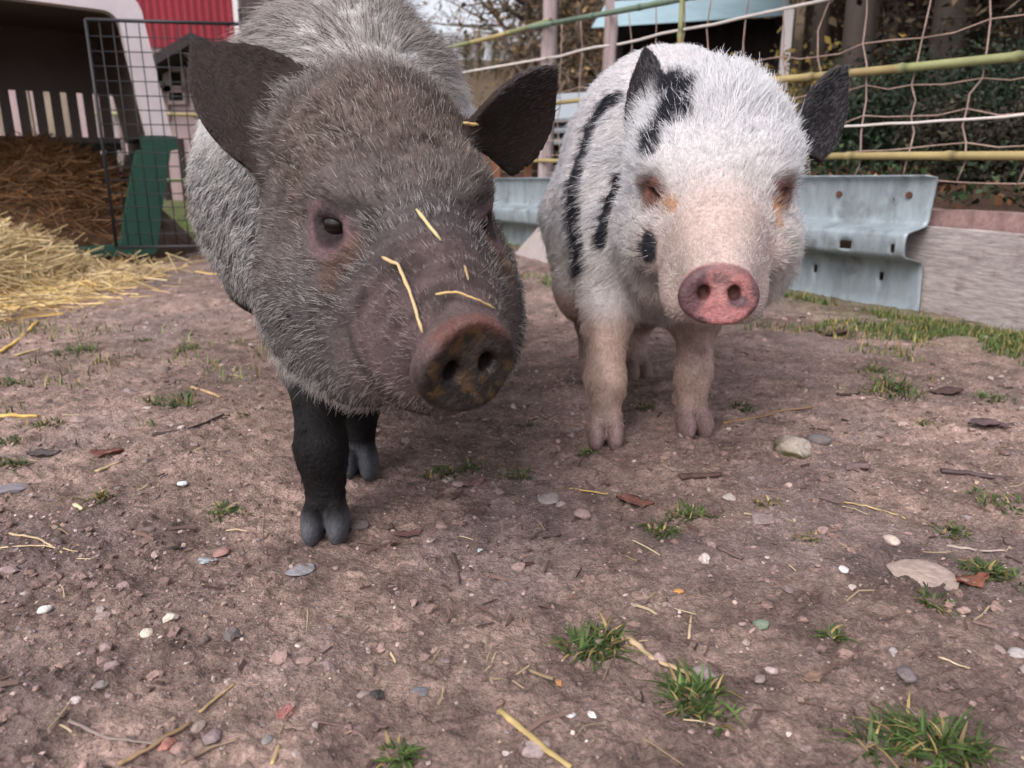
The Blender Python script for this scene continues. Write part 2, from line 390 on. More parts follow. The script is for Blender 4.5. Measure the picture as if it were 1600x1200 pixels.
class Pig: pass
def build_pig(spec):
    pg = Pig(); s = spec
    Hc, Sn = s['Hc'], s['Sn']; d, e, u = head_axes(Hc, Sn); L = np.linalg.norm(Sn-Hc)
    if s.get('roll'):
        cr, sr = math.cos(s['roll']), math.sin(s['roll']); e, u = e*cr+u*sr, u*cr-e*sr
    HA = np.stack([d, e, u])
    def hp(p, q, r): return Hc+d*p+e*q+u*r
    f = unit(np.array([s['f'][0], s['f'][1], 0])); l = np.array([-f[1], f[0], 0]); BA = np.stack([f, l, [0, 0, 1]]); B0 = np.array([s['S'][0], s['S'][1], 0])
    def bp(a, b, z): return B0+f*a+l*b+np.array([0, 0, z])
    nd = unit(s['disc_n']); ne = unit(np.cross(nd, [0, 0, 1]))*1.; 
    if np.dot(ne, e) < 0: ne = -ne
    ne = unit(ne+u*s.get('disc_roll', 0)); nu_ = unit(np.cross(ne, nd)); nu_ = nu_ if nu_[2] > 0 else -nu_
    DA = np.stack([nd, ne, nu_])
    hs = s['head']
    ears = s['ears'](hp)
    legs = s['legs']
    def body_sdf(Q):
        x = None
        for (a, b, z, ra, rb, rz) in s['body']:
            y = ell(Q, bp(a, b, z), BA, (ra, rb, rz)); x = y if x is None else smin(x, y, .09)
        n0, n1, r0, r1 = s['neck']
        return smin(x, cone(Q, bp(*n0), hp(*n1), r0, r1), .07)
    def head_sdf(Q):
        x = ell(Q, hp(*hs['cran'][0]), HA, hs['cran'][1])
        for c, r, k in hs['lumps']:
            for sg in ((-1, 1) if abs(c[1]) > 1e-6 else (1,)):
                x = smin(x, ell(Q, hp(c[0], c[1]*sg, c[2]), HA, r), k)
        for a, b, r1, r2, k in hs['cones']: x = smin(x, cone(Q, hp(*a), hp(*b), r1, r2), k)
        return x
    def disc_sdf(Q):
        q = (Q-Sn.astype(np.float32))@DA.T.astype(np.float32)
        ri, rj = hs['disc']; rr = np.hypot(q[:, 1]/ri, q[:, 2]/rj*(1+.10*np.clip(-q[:, 2]/rj, 0, 1)))
        dx = (rr-1)*min(ri, rj)+.006; dz = np.abs(q[:, 0]+.010+.004*(1-rr*rr)+hs.get('warp', 0)*np.sin(q[:, 1]*95+1)*np.sin(q[:, 2]*80))-.0115+.006
        return np.minimum(np.maximum(dx, dz), 0)+np.hypot(np.maximum(dx, 0), np.maximum(dz, 0))-.006
    def ears_sdf(Q):
        return [ear(Q, *ee) for ee in ears]
    def legs_sdf(Q): return [leg_sdf(Q, pp, rr, ff) for pp, rr, ff in legs]
    def total(Q):
        x = smin(body_sdf(Q), head_sdf(Q), .05)
        for y in legs_sdf(Q): x = smin(x, y, .035)
        for y in ears_sdf(Q): x = smin(x, y, .016)
        x = smin(x, disc_sdf(Q), .014)
        for c, r in hs['carve']:
            for sg in (-1, 1): x = smax(x, -ell(Q, hp(c[0], c[1]*sg, c[2]), HA, r), .006)
        if hs.get('wrinkle'):
            q = (Q-Hc.astype(np.float32))@HA.T.astype(np.float32)
            w = np.clip((q[:, 0]-.150)/.04, 0, 1)*np.clip((L-.040-q[:, 0])/.012, 0, 1)*np.clip((q[:, 2]+.02)/.02, 0, 1)
            x = x+hs['wrinkle']*w*np.sin(q[:, 0]*330+q[:, 1]*q[:, 1]*900+2.*np.sin(q[:, 1]*70))
        for (i, j) in ((-hs['nost'][0], hs['nost'][1]), (hs['nost'][0], hs['nost'][1])):
            x = smax(x, -ell(Q, Sn+ne*i+nu_*j-nd*.002, DA, (.016, .0055, .0068)), .005)
        return x
    V, F, N = surface(total, s['lo'], s['hi'], .0032)
    pg.V, pg.F, pg.N, pg.hp, pg.bp, pg.HA, pg.BA, pg.DA = V, F, N, hp, bp, HA, BA, DA
    pg.Hc, pg.Sn, pg.B0 = Hc, Sn, B0
    pg.bvh = BVHTree.FromPolygons([tuple(v) for v in V.tolist()], [tuple(q) for q in F.tolist()])
    def hit(px, py):
        r = unit(ray(px, py)); loc, nn, i, dist = pg.bvh.ray_cast(Vector(CAM), Vector(r))
        return None if loc is None else np.array(loc)
    pg.hit = hit
    def parts(Q):
        Q = Q.astype(np.float32)
        ee = np.min(ears_sdf(Q), 0); ll = np.min(legs_sdf(Q), 0)
        return dict(ear=ee, leg=ll, head=head_sdf(Q), body=body_sdf(Q), disc=disc_sdf(Q))
    pg.parts = parts
    def hc(Q): return (Q-Hc)@HA.T
    def bc(Q): return (Q-B0)@BA.T
    pg.hc, pg.bc = hc, bc
    pg.ears = ears
    pg.nost = [Sn+ne*i*hs['nost'][0]+nu_*hs['nost'][1] for i in (-1, 1)]
    pg.dc = lambda Q: (Q-Sn)@DA.T
    return pg
def polyd(Q, pts):
    d = np.full(len(Q), 9.)
    for a, b in zip(pts[:-1], pts[1:]):
        ab = b-a; t = np.clip(((Q-a)@ab)/(ab@ab+1e-12), 0, 1); d = np.minimum(d, np.linalg.norm(Q-a-t[:, None]*ab, axis=1))
    return d
def mixc(c, col, w): return c*(1-w[:, None])+np.asarray(col)*w[:, None]
def eyeball(pg, p, q, r, rad, parent):
    for sg in (-1, 1):
        c = pg.hp(p, q*sg, r); m = MB(); n = 14
        V = []; Fc = []
        for i in range(n+1):
            th = math.pi*i/n
            for j in range(20): V.append(c+rad*np.array([math.sin(th)*math.cos(2*math.pi*j/20), math.sin(th)*math.sin(2*math.pi*j/20), math.cos(th)]))
        for i in range(n):
            for j in range(20): Fc.append((i*20+j, (i+1)*20+j, (i+1)*20+(j+1) % 20, i*20+(j+1) % 20))
        m.add(V, Fc); m.build('eye', eye_m, parent, True)

# ---------------- the grey boar walking up to the camera
def grey_pig():
    Hc, Sn = P(584, 262, .75), P(736, 578, .505)
    L1 = float(np.linalg.norm(Sn-Hc))
    def ears(hp):
        bl, br = P(468, 232, .735), P(752, 232, .785)
        return [(bl, P(304, 78, .735), unit(CAM-bl)+np.array([.25, 0, .1]), .056, .0032, .35, .01),
                (br, P(860, 98, .765), unit(unit(CAM-br)*.55+np.array([.55, -.1, -.45])), .052, .0035, .35, .01)]
    f = (.34, -.94)
    spec = dict(Hc=Hc, Sn=Sn, f=f, S=(-.205, 1.03), disc_n=(.56, -.80, -.20), disc_roll=.10,
        body=[(-.42, 0, .335, .20, .190, .205), (-.22, 0, .305, .28, .208, .205), (.0, 0, .325, .17, .150, .185), (-.16, 0, .43, .30, .125, .14), (.08, .0, .25, .10, .115, .11)],
        neck=((0, 0, .39), (-.03, 0, -.02), .125, .095),
        head=dict(cran=((.0, 0, .0), (.105, .090, .086)),
            lumps=[((.085, .066, -.085), (.10, .058, .078), .05), ((.11, .048, .028), (.045, .032, .030), .03), ((.10, 0, -.08), (.12, .07, .06), .04), ((.165, .062, -.035), (.05, .03, .035), .03),
                   ((.22, .032, -.048), (.065, .028, .036), .03), ((.16, .048, -.082), (.085, .046, .046), .04)],
            cones=[((.06, 0, .0), (L1-.048, 0, -.003), .068, .0385, .04), ((.12, 0, -.075), (L1-.068, 0, -.050), .06, .033, .03)],
            disc=(.0365, .0350), nost=(.0135, .001), wrinkle=.0017, warp=.0022, carve=[((.162, .066, .016), (.014, .014, .0062))]),
        ears=ears, legs=[
            ([(-.22, 1.0, .30), (-.208, .80, .16), (-.188, .712, .085), (-.186, .708, .035)], (.085, .036, .0205, .0195), (.1, -1)),
            ([(-.12, 1.03, .30), (-.168, .91, .15), (-.182, .875, .085), (-.184, .868, .035)], (.08, .034, .0205, .0195), (.1, -1)),
            ([(-.44, 1.36, .30), (-.42, 1.30, .17), (-.40, 1.36, .10), (-.395, 1.345, .035)], (.10, .055, .026, .023), f),
            ([(-.27, 1.40, .30), (-.255, 1.36, .17), (-.245, 1.43, .10), (-.245, 1.415, .035)], (.10, .055, .026, .023), f)],
        lo=(-.68, .42, -.01), hi=(.16, 1.72, .66))
    pg = build_pig(spec)
    H = pg.hit
    def col(Q, Nn=None):
        pt = pg.parts(Q); h = pg.hc(Q); b = pg.bc(Q); dc = pg.dc(Q)
        n1 = fbm(Q, 22, 3, 41); n2 = fbm(Q, 70, 2, 43)
        c = np.tile(np.array([.105, .10, .105]), (len(Q), 1))
        # body: slate skin, browner along the flank
        c = mixc(c, (.50, .49, .485), sstep(.34, .46, Q[:, 2]))
        hd = sstep(.03, -.01, pt['head']-pt['body']*.5)
        c = mixc(c, (.070, .058, .059), hd*.9)
        fore = hd*sstep(.215, .10, h[:, 0]+.05*(n1-.5))*sstep(-.075, .02, h[:, 2]+.06*(n1-.5)); c = mixc(c, (.115, .09, .08), fore)
        muz = sstep(.19, .25, h[:, 0]+.6*np.minimum(h[:, 2]+.03, 0))*hd; c = mixc(c, (.092, .064, .064), muz); c = c*(1-.5*muz*sstep(.45, .68, fbm(Q, 42, 3, 47)))[:, None]
        eyes = np.minimum(np.linalg.norm((h-np.array([.158, .064, .014]))*np.array([.75, .8, 1.2]), axis=1), np.linalg.norm((h-np.array([.158, -.064, .014]))*np.array([.75, .8, 1.2]), axis=1))
        c = mixc(c, (.135, .082, .092), sstep(.032, .016, eyes)); c = mixc(c, (.03, .019, .021), sstep(.019, .012, eyes))
        c = mixc(c, (.030, .020, .018), sstep(.012, -.002, pt['ear']-np.minimum(pt['head'], pt['body'])*.3+.002))
        lg = sstep(.012, -.004, pt['leg']-pt['body'])*sstep(.17, .13, Q[:, 2]); c = mixc(c, (.008, .007, .0075), lg)
        c = mixc(c, (.085, .088, .098), lg*sstep(.038, .022, Q[:, 2]+.022*(n1-.5)))
        dk = sstep(.004, -.001, pt['disc'])*hd; front = dk*sstep(-.016, -.006, dc[:, 0])
        c = mixc(c, (.085, .058, .054), dk)
        rr = np.hypot(dc[:, 1]/.037, dc[:, 2]/.0345)
        c = mixc(c, (.013, .009, .008), front*sstep(1.10, .95, rr+.25*(n1-.5)+.12*dc[:, 2]/.035))
        mud = front*sstep(.56, .66, fbm(Q, 100, 3, 61)+.17*np.exp(-((dc[:, 1]+.002)/.024)**2-((dc[:, 2]-.001-.3*dc[:, 1])/.014)**2)-.02)*(rr < .9); c = mixc(c, (.105, .056, .022), mud*.85)
        red = front*sstep(.65, .95, rr)*sstep(.3, .8, dc[:, 2]/.0345); c = mixc(c, (.15, .05, .035), red*.6)
        no = np.min([np.linalg.norm(((Q-x)@pg.DA.T)*np.array([.4, 1.25, 1.]), axis=1) for x in pg.nost], 0); c = mixc(c, (.008, .006, .006), sstep(.0095, .0065, no))
        for a, bq in ((H(548, 385), H(520, 430)), (H(770, 380), H(795, 430))):
            if a is not None and bq is not None: c = mixc(c, (.10, .055, .035), sstep(.020, .006, polyd(Q, [a, bq]))*.6)
        m = [p for p in (H(548, 525), H(556, 555), H(590, 605), H(640, 642)) if p is not None]
        c = mixc(c, (.03, .025, .026), sstep(.006, .001, polyd(Q, m)+.006*(n2-.5))*.7)
        for pp in ((500, 345), (528, 322), (575, 332)), ((728, 325), (755, 312), (775, 325)):
            q_ = [H(*p) for p in pp]; q_ = [p for p in q_ if p is not None]
            if len(q_) > 1: c = mixc(c, (.035, .026, .027), sstep(.012, .003, polyd(Q, q_))*.85)
        return c*(.75+.5*n2)[:, None]
    c = col(pg.V)
    gl = None
    body = mesh_np('pig', pg.V, pg.F, skin_m, c, extra={'wet': wetness(pg)})
    tag(body, 'large grey bristly pig with dark ears and black legs, mud on its snout', 'pig')
    eyeball(pg, .1475, .0570, .0140, .0122, body)
    f3 = np.array([spec['f'][0], spec['f'][1], 0])
    def fn(R, Nn, r):
        n = len(R); pt = pg.parts(R); h = pg.hc(R); b = pg.bc(R); rnd = r.random(n)
        n1 = fbm(R, 20, 3, 141); n2 = fbm(R, 60, 2, 143)
        hd = sstep(.03, -.01, pt['head']-pt['body']*.5)
        # flow: away from the snout on the head, to the rear and down on the body
        rad_ = R-pg.Sn; rad_ /= np.linalg.norm(rad_, axis=1)[:, None]
        side = np.sign(h[:, 1])[:, None]
        D = rad_*hd[:, None]+(-f3+np.array([0, 0, -.45])+np.sign(b[:, 1:2])*0)*(1-hd)[:, None]
        jw = hd*sstep(-.03, -.10, h[:, 2]); D = D+np.array([0, 0, -.7])*jw[:, None]
        er = sstep(.006, -.002, pt['ear']); 
        for base, tip, nn, *_ in pg.ears:
            w = er*(np.linalg.norm(R-(np.asarray(base)+tip)*.5, axis=1) < .14); D = D*(1-w)[:, None]+unit(np.asarray(tip)-base)*w[:, None]
        lg = sstep(.012, -.004, pt['leg']-pt['body'])*sstep(.17, .13, R[:, 2]); D = D*(1-lg)[:, None]+np.array([0, 0, -1.])*lg[:, None]
        # colours
        white = np.array([.74, .73, .72]); dark = np.array([.045, .04, .04])
        pw = np.full(n, .54)                                     # share of white hairs
        up_ = sstep(.32, .44, R[:, 2]); pw = pw+.5*up_; dark = dark+np.array([.25, .245, .24])*up_[:, None]; white = white+np.array([.05, .055, .065])*up_[:, None]
        c = np.where((rnd < pw)[:, None], white, dark)
        fl = (1-hd)*sstep(-.12, -.42, b[:, 0]+.25*(n1-.5))*sstep(.46, .30, R[:, 2]+.15*(n1-.5)); tan = np.where((rnd < .65)[:, None], np.array([.42, .35, .29]), np.array([.09, .065, .055])); c = np.where((fl > r.random(n))[:, None], tan, c)
        cheek = np.where((rnd < .44+.36*sstep(-.04, -.10, h[:, 2]))[:, None], np.array([.42, .39, .385]), np.array([.048, .040, .039])); c = np.where((hd > .5)[:, None], cheek, c)
        fore = hd*sstep(.215, .10, h[:, 0]+.05*(n1-.5))*sstep(-.075, .02, h[:, 2]+.06*(n1-.5))
        fc = np.array([.140, .108, .091])*(.28+1.4*n1+.5*(n2-.5)*2)[:, None]*np.where(rnd < .25, .45, 1.1)[:, None]
        fc = np.where((r.random(n) < .10)[:, None], np.array([.40, .36, .34]), fc); c = c*(1-fore[:, None])+fc*fore[:, None]
        crest = sstep(.02, -.07, h[:, 0])*sstep(.0, .05, h[:, 2]); cr = np.where((rnd < .7)[:, None], np.array([.46, .42, .40]), np.array([.10, .085, .08])); c = c*(1-crest[:, None])+cr*crest[:, None]
        for pp in ((495, 348), (525, 318), (585, 328)), ((728, 325), (755, 310), (778, 325)):
            q_ = [H(*p) for p in pp]; q_ = [p for p in q_ if p is not None]
            if len(q_) > 1: c = mixc(c, (.04, .03, .029), sstep(.015, .004, polyd(R, q_)+.01*(n2-.5))*.8)
        jl = hd*sstep(-.085, -.13, h[:, 2]); c = np.where(((rnd < .85)*jl > .5)[:, None], np.array([.60, .57, .55]), c)
        for a, bq in ((H(548, 385), H(520, 430)), (H(770, 380), H(795, 430))):
            if a is not None and bq is not None: c = mixc(c, (.20, .095, .045), sstep(.022, .006, polyd(R, [a, bq])+.012*(n1-.5))*.7*(rnd < .6))
        c = mixc(c, (.034, .0235, .021), er*(.8+.4*n1)); lc = np.array([.008, .007, .0075])*np.where(rnd < .12, 5., 1.)[:, None]; c = c*(1-lg[:, None])+lc*lg[:, None]
        muz = sstep(.20, .265, h[:, 0]+.5*np.minimum(h[:, 2]+.03, 0)+.05*(n1-.5))*hd
        ln = .0135+.009*sstep(.42, .55, R[:, 2])*(1-hd)
        ln = ln*(1-hd)+hd*.0088; ln = ln+fore*.001+jl*.004+crest*.009; ln = ln*(1-.4*muz); ln = ln*(1-er)+.0036*er; ln = ln*(1-lg)+.0045*lg
        lift = .16+.14*fore+.1*crest+.05*n1
        dens = .62+.38*hd+.0*fore+.0*crest; dens = dens*(1-.05*muz)*(1-er*.2)*(1-lg*.2); c = c*(1-muz[:, None])+np.array([.17, .14, .132])*r.uniform(.3, 2.3, n)[:, None]*muz[:, None]
        dens = dens*sstep(.002, .007, pt['disc'])
        eyes = np.minimum(np.linalg.norm((h-np.array([.158, .064, .014]))*np.array([.75, .8, 1.2]), axis=1), np.linalg.norm((h-np.array([.158, -.064, .014]))*np.array([.75, .8, 1.2]), axis=1))
        dens = dens*sstep(.020, .032, eyes)
        dens = dens*np.where(lg > .5, sstep(.030, .050, R[:, 2]+.015*(n1-.5)), 1)
        rad = np.full(n, .00026)-.00005*hd+.00009*fore
        return dict(dens=dens, len=ln, dir=D, lift=lift, col=c*r.uniform(.8, 1.15, n)[:, None], rad=rad, clump=1-.5*er)
    fur(body, pg.V, pg.F, pg.N, 420000, fn, 5)
    return pg, body
grey, grey_o = grey_pig()

# ---------------- the white pig with black bands
def white_pig():
    Hc, Sn = P(1113, 222, .94), P(1124, 465, .70)
    L1 = float(np.linalg.norm(Sn-Hc))
    def ears(hp):
        bl, br = hp(.010, -.076, .026), P(1250, 228, .968)
        return [(bl, P(1014, 78, .95), unit(np.array([-.84, -.54, .1])), .031, .0032, .3, .006),
                (br, P(1314, 106, .985), unit(np.array([.36, -.87, -.1])), .039, .0032, .35, .008)]
    f = (-.03, -1.0)
    spec = dict(Hc=Hc, Sn=Sn, f=f, S=(.222, 1.165), disc_n=(-.13, -.97, .02), disc_roll=.0,
        body=[(-.22, 0.005, .33, .19, .132, .17), (-.09, 0.005, .31, .23, .142, .178), (.02, .0, .325, .13, .122, .15), (-.12, 0.01, .39, .22, .09, .105), (.10, 0.0, .25, .09, .095, .09)],
        neck=((0, .0, .38), (-.04, 0, -.02), .105, .074),
        head=dict(cran=((-.005, 0, .0), (.100, .080, .080)),
            lumps=[((.085, .050, -.085), (.095, .058, .070), .05), ((.11, .050, .030), (.042, .032, .028), .03), ((.10, 0, -.085), (.12, .065, .055), .04), ((.165, .060, -.035), (.05, .03, .035), .03),
                   ((.245, .034, -.05), (.04, .020, .026), .02)],
            cones=[((.06, 0, .0), (L1-.044, 0, -.003), .085, .033, .04), ((.12, 0, -.07), (L1-.062, 0, -.043), .05, .024, .03)],
            disc=(.0365, .0285), nost=(.0135, .004), wrinkle=.0006, warp=.0015, carve=[((.160, .060, .016), (.014, .014, .0035))]),
        ears=ears, legs=[
            ([(.13, 1.11, .30), (.128, 1.02, .16), (.123, .972, .085), (.124, .970, .035)], (.07, .031, .021, .0205), (-.05, -1)),
            ([(.27, 1.14, .30), (.256, 1.05, .16), (.248, 1.016, .085), (.248, 1.014, .035)], (.07, .030, .0205, .020), (.15, -1)),
            ([(.13, 1.30, .27), (.125, 1.25, .16), (.140, 1.315, .10), (.139, 1.30, .035)], (.085, .05, .025, .022), f),
            ([(.28, 1.30, .27), (.25, 1.25, .16), (.214, 1.315, .10), (.213, 1.30, .035)], (.085, .05, .025, .022), (.3, -1))],
        lo=(.0, .62, -.01), hi=(.48, 1.56, .62))
    pg = build_pig(spec); H = pg.hit
    def marks(Q, k=1.):
        n = fbm(Q, 60, 2, 301); w = np.zeros(len(Q))
        def line(pp, wd):
            wd = wd*k
            pts = [H(*p) for p in pp]; pts = [p for p in pts if p is not None]
            if len(pts) < 2: return 0
            return sstep(wd*1.35, wd*.7, polyd(Q, pts)+.006*(n-.5))
        w = np.maximum(w, line([(985, 125), (948, 160), (920, 205), (905, 255), (896, 305), (896, 355), (906, 415)], .0125))
        w = np.maximum(w, line([(966, 282), (952, 318), (943, 352), (938, 378)], .0105))
        w = np.maximum(w, line([(1014, 375), (1012, 397)], .011))
        w = np.maximum(w, line([(1045, 125), (1060, 160), (1040, 190), (1016, 215), (1014, 230)], .0145))
        w = np.maximum(w, line([(1072, 135), (1062, 180)], .0135))
        return w
    E2 = np.array([.160, .060, .016])
    def ed(h): return np.minimum(np.linalg.norm((h-E2)*np.array([.8, .75, 1.1]), axis=1), np.linalg.norm((h-E2*np.array([1, -1, 1]))*np.array([.8, .75, 1.1]), axis=1))
    stains = [[H(1044, 318), H(1052, 322)], [H(1212, 325), H(1218, 345)]]
    def col(Q):
        pt = pg.parts(Q); h = pg.hc(Q); dc = pg.dc(Q); n1 = fbm(Q, 22, 3, 41); n2 = fbm(Q, 70, 2, 43); n = len(Q)
        c = np.tile(np.array([.50, .465, .47]), (n, 1))
        hd = sstep(.03, -.01, pt['head']-pt['body']*.5)
        c = mixc(c, (.46, .36, .325), hd*sstep(.16, .23, h[:, 0]))
        c = mixc(c, (.03, .03, .035), marks(Q))
        c = mixc(c, (.15, .066, .05), sstep(.030, .014, ed(h))); c = mixc(c, (.10, .042, .034), sstep(.013, .006, ed(h)))
        c = mixc(c, (.016, .013, .015), sstep(.012, -.002, pt['ear']-np.minimum(pt['head'], pt['body'])*.3+.002))
        lg = sstep(.012, -.004, pt['leg']-pt['body'])*sstep(.19, .14, Q[:, 2]); c = mixc(c, (.46, .32, .27), lg*.9); c = c*(1-.35*lg*sstep(.42, .62, n1))[:, None]
        c = mixc(c, (.25, .175, .165), lg*sstep(.045, .028, Q[:, 2]+.02*(n1-.5)))
        dk = sstep(.004, -.001, pt['disc'])*hd; front = dk*sstep(-.016, -.006, dc[:, 0])
        c = mixc(c, (.50, .26, .22), dk)
        rr = np.hypot(dc[:, 1]/.0365, dc[:, 2]/.0285)
        c = mixc(c, (.40, .155, .155), front); c = c*(1-.25*front*sstep(.45, .6, n2))[:, None]
        di, dj = dc[:, 1]/.0365, dc[:, 2]/.0285; nz = (fbm(Q, 60, 3, 311)-.5)*1.1; bl = lambda a, b, ra: sstep(ra*1.25, ra*.75, np.hypot(di-a, dj-b)+nz*.35)
        mot = front*np.max([sstep(-.34, -.56, di+nz*.55-.12*dj), sstep(.60, .80, di+nz*.4), bl(.02, .62, .20), bl(.42, -.12, .20), bl(-.42, -.78, .24), sstep(.80, .98, rr+nz*.25)*(dj > -.35)*.8], 0); c = mixc(c, (.065, .04, .05), mot*.92)
        no = np.min([np.linalg.norm(((Q-x)@pg.DA.T)*np.array([.4, 1.25, 1.]), axis=1) for x in pg.nost], 0); c = mixc(c, (.05, .015, .015), sstep(.009, .006, no))
        for st in stains:
            if st[0] is not None and st[1] is not None: c = mixc(c, (.45, .19, .06), sstep(.011, .003, polyd(Q, st))*.6)
        return c*(.85+.3*n2)[:, None]
    body = mesh_np('pig', pg.V, pg.F, skin_m, col(pg.V), extra={'wet': wetness(pg)})
    tag(body, 'white shaggy pig with black ears and stripes and a pink mottled snout', 'pig')
    eyeball(pg, .143, .054, .014, .0125, body)
    f3 = np.array([f[0], f[1], 0])
    def fn(R, Nn, r):
        n = len(R); pt = pg.parts(R); h = pg.hc(R); b = pg.bc(R); rnd = r.random(n); n1 = fbm(R, 24, 3, 141)
        hd = sstep(.03, -.01, pt['head']-pt['body']*.5)
        rad_ = R-(pg.Sn-np.array([0, 0, .01])); rad_ /= np.linalg.norm(rad_, axis=1)[:, None]
        D = rad_*hd[:, None]+(-f3+np.array([0, 0, -.4]))*(1-hd)[:, None]
        jw = hd*sstep(-.03, -.10, h[:, 2]); D = D+np.array([0, 0, -.6])*jw[:, None]
        er = sstep(.006, -.002, pt['ear'])
        for base, tip, nn, *_ in pg.ears:
            w = er*(np.linalg.norm(R-(np.asarray(base)+tip)*.5, axis=1) < .12); D = D*(1-w)[:, None]+unit(np.asarray(tip)-base)*w[:, None]
        lg = sstep(.012, -.004, pt['leg']-pt['body'])*sstep(.19, .14, R[:, 2]); D = D*(1-lg)[:, None]+np.array([0, 0, -1.])*lg[:, None]
        c = np.tile(np.array([.735, .735, .755]), (n, 1))*np.where(rnd < .12, .6, 1.)[:, None]
        c = mixc(c, (.63, .58, .555), hd*sstep(.12, .22, h[:, 0])*.9)
        c = mixc(c, (.70, .60, .52), sstep(.30, .18, R[:, 2])*.5)
        c = mixc(c, (.030, .032, .042), marks(R, 1.05)*(rnd < .95))
        e_ = ed(h); c = mixc(c, (.125, .058, .044), sstep(.028, .012, e_+.01*(n1-.5))*.92)
        for st in stains:
            if st[0] is not None and st[1] is not None: c = mixc(c, (.50, .25, .09), sstep(.013, .003, polyd(R, st)+.008*(n1-.5))*.75*(rnd < .8))
        c = mixc(c, (.018, .016, .018), er); c = mixc(c, (.44, .31, .255), lg*.85)
        muz = sstep(.18, .24, h[:, 0])*hd; fore = hd*sstep(.16, .08, h[:, 0])*sstep(-.04, .02, h[:, 2])
        ln = .0105*(1-hd)+.0105*hd+fore*.0095; ln = ln*(1-.6*muz); ln = ln*(1-er)+.005*er; ln = ln*(1-lg)+.0055*lg
        lift = .20+.16*fore+.05*n1
        dens = np.full(n, .9)*(1-.15*muz)*sstep(.001, .006, pt['disc'])*sstep(.002, .018, e_)*np.where(lg > .5, sstep(.022, .045, R[:, 2]+.015*(n1-.5))*.8, 1)
        return dict(dens=dens, len=ln, dir=D, lift=lift, col=c*r.uniform(.85, 1.1, n)[:, None], rad=np.full(n, .00034), clump=1-.5*er)
    fur(body, pg.V, pg.F, pg.N, 260000, fn, 9)
    return pg, body
white, white_o = white_pig()

# ------------------------------------------------------------------ fence, guard rail, board
def fl(s, z, off=0): return np.array([*(F0+FD*s+FN*off), z])
FD3 = np.array([*FD, 0]); FN3 = np.array([*FN, 0]); UP = np.array([0, 0, 1.])
M_wire = material('rusty wire', (.30, .215, .18), .7, noise=(14, .6, 1.4))
M_tape = material('white tape', (.62, .57, .54), .7)
M_bamboo = material('bamboo', (.33, .26, .12), .45, attr=True, noise=(9, .75, 1.2))
M_green = material('green cane', (.17, .175, .125), .5, attr=True, noise=(9, .7, 1.2))
M_post = material('weathered post', (.33, .265, .265), .85, noise=((40, 40, 4), .6, 1.3), bump=(60, .002))
M_board = material('grey weathered board', (.39, .345, .33), .85, noise=((70, 4, 170), .5, 1.3), bump=(60, .0015), two=((.20, .15, .14), 9, .55, .72))
M_zinc = material('galvanised steel', (.315, .375, .405), .5, .5, .3, noise=((18, 18, 5), .62, 1.18), two=((.14, .145, .14), 11, .53, .74))
M_rust = material('rust', (.10, .045, .03), .9, noise=(200, .5, 1.4))
M_conc = material('pink concrete', (.33, .215, .20), .9, noise=(60, .6, 1.25), bump=(120, .003), two=((.16, .10, .09), 30, .5, .65))
M_slab = material('grey slab', (.34, .30, .285), .85, noise=(40, .85, 1.12))

def rail():
    prof = np.array([(.016, .334), (.003, .331), (.0, .322), (.0, .27), (.0, .226), (.005, .216), (.03, .210), (.066, .203), (.075, .198), (.078, .19), (.078, .172), (.078, .150), (.075, .141), (.066, .136), (.03, .128), (.005, .122), (.0, .112), (.0, .090), (.0, .068), (.0, .03), (.003, -.012), (.014, -.022)])
    s0, s1 = -.75, 1.87; us = np.linspace(s0, s1, 212); nv = len(prof)
    V = []
    for uu in us:
        k = (s1-uu)/1.85; dz = -.022*k
        for j, (n, z) in enumerate(prof):
            sh = -.012*(1-abs(z-.17)/.17) if uu > s1-.03 else 0
            zz = z; uo = uu
            if uu > s1-.02 and (j == 0 or j == nv-1): uo = uu-.02
            V.append(fl(uo+sh, zz+dz, -.035-n))
    du = us[1]-us[0]; holes = []
    for (ds, j) in ((.13, 17), (.34, 17)): holes.append((int(round((s1-s0-ds)/du)), j))
    for ds in (.17, .185, .20): holes.append((int(round((s1-s0-ds)/du)), 10))
    for ds in (.055, .33): holes.append((int(round((s1-s0-ds)/du)), 10))
    F = [(i*nv+j, i*nv+j+1, (i+1)*nv+j+1, (i+1)*nv+j) for i in range(len(us)-1) for j in range(nv-1) if (i, j) not in holes]
    o = mesh_np('guard_rail', V, F, M_zinc); m = o.modifiers.new('solid', 'SOLIDIFY'); m.thickness = .004
    tag(o, 'old galvanised steel guard rail closing the yard under the wire netting', 'guard rail')
    for (ds, z, off) in ((.275, .285, 0), (.068, .288, 0), (.335, .170, .078), (1.55, .172, .078)):
        b = MB(); c = fl(s1-ds, z, -.037-off); b.tube([c+FN3*.004, c-FN3*.004], .0085, 8); b.build('bolt', M_rust, o)
    return o
rail()
def plank(name, A, B, z0, z1, th, mat, label, cat, seg=14):
    A, B = np.array(A), np.array(B); d = unit(B-A); n = np.array([-d[1], d[0]]); V = []; r = np.random.default_rng(len(label))
    for i in range(seg+1):
        p = A+(B-A)*i/seg; w = r.normal(0, .0015, 4)
        for (o_, z) in ((0, z0+w[0]), (0, z1+w[1]), (th, z1+w[2]), (th, z0+w[3])): V.append((p[0]+n[0]*o_, p[1]+n[1]*o_, z))
    F = []
    for i in range(seg):
        for k in range(4): F.append((i*4+k, i*4+(k+1) % 4, i*4+4+(k+1) % 4, i*4+4+k))
    F += [(0, 3, 2, 1), (seg*4, seg*4+1, seg*4+2, seg*4+3)]
    return tag(mesh_np(name, V, F, mat, smooth=False), label, cat)
plank('wooden_board', (1.022, 2.02), (1.31, 1.09), -.03, .212, .03, M_board, 'grey weathered wooden board standing on edge beside the guard rail', 'board')
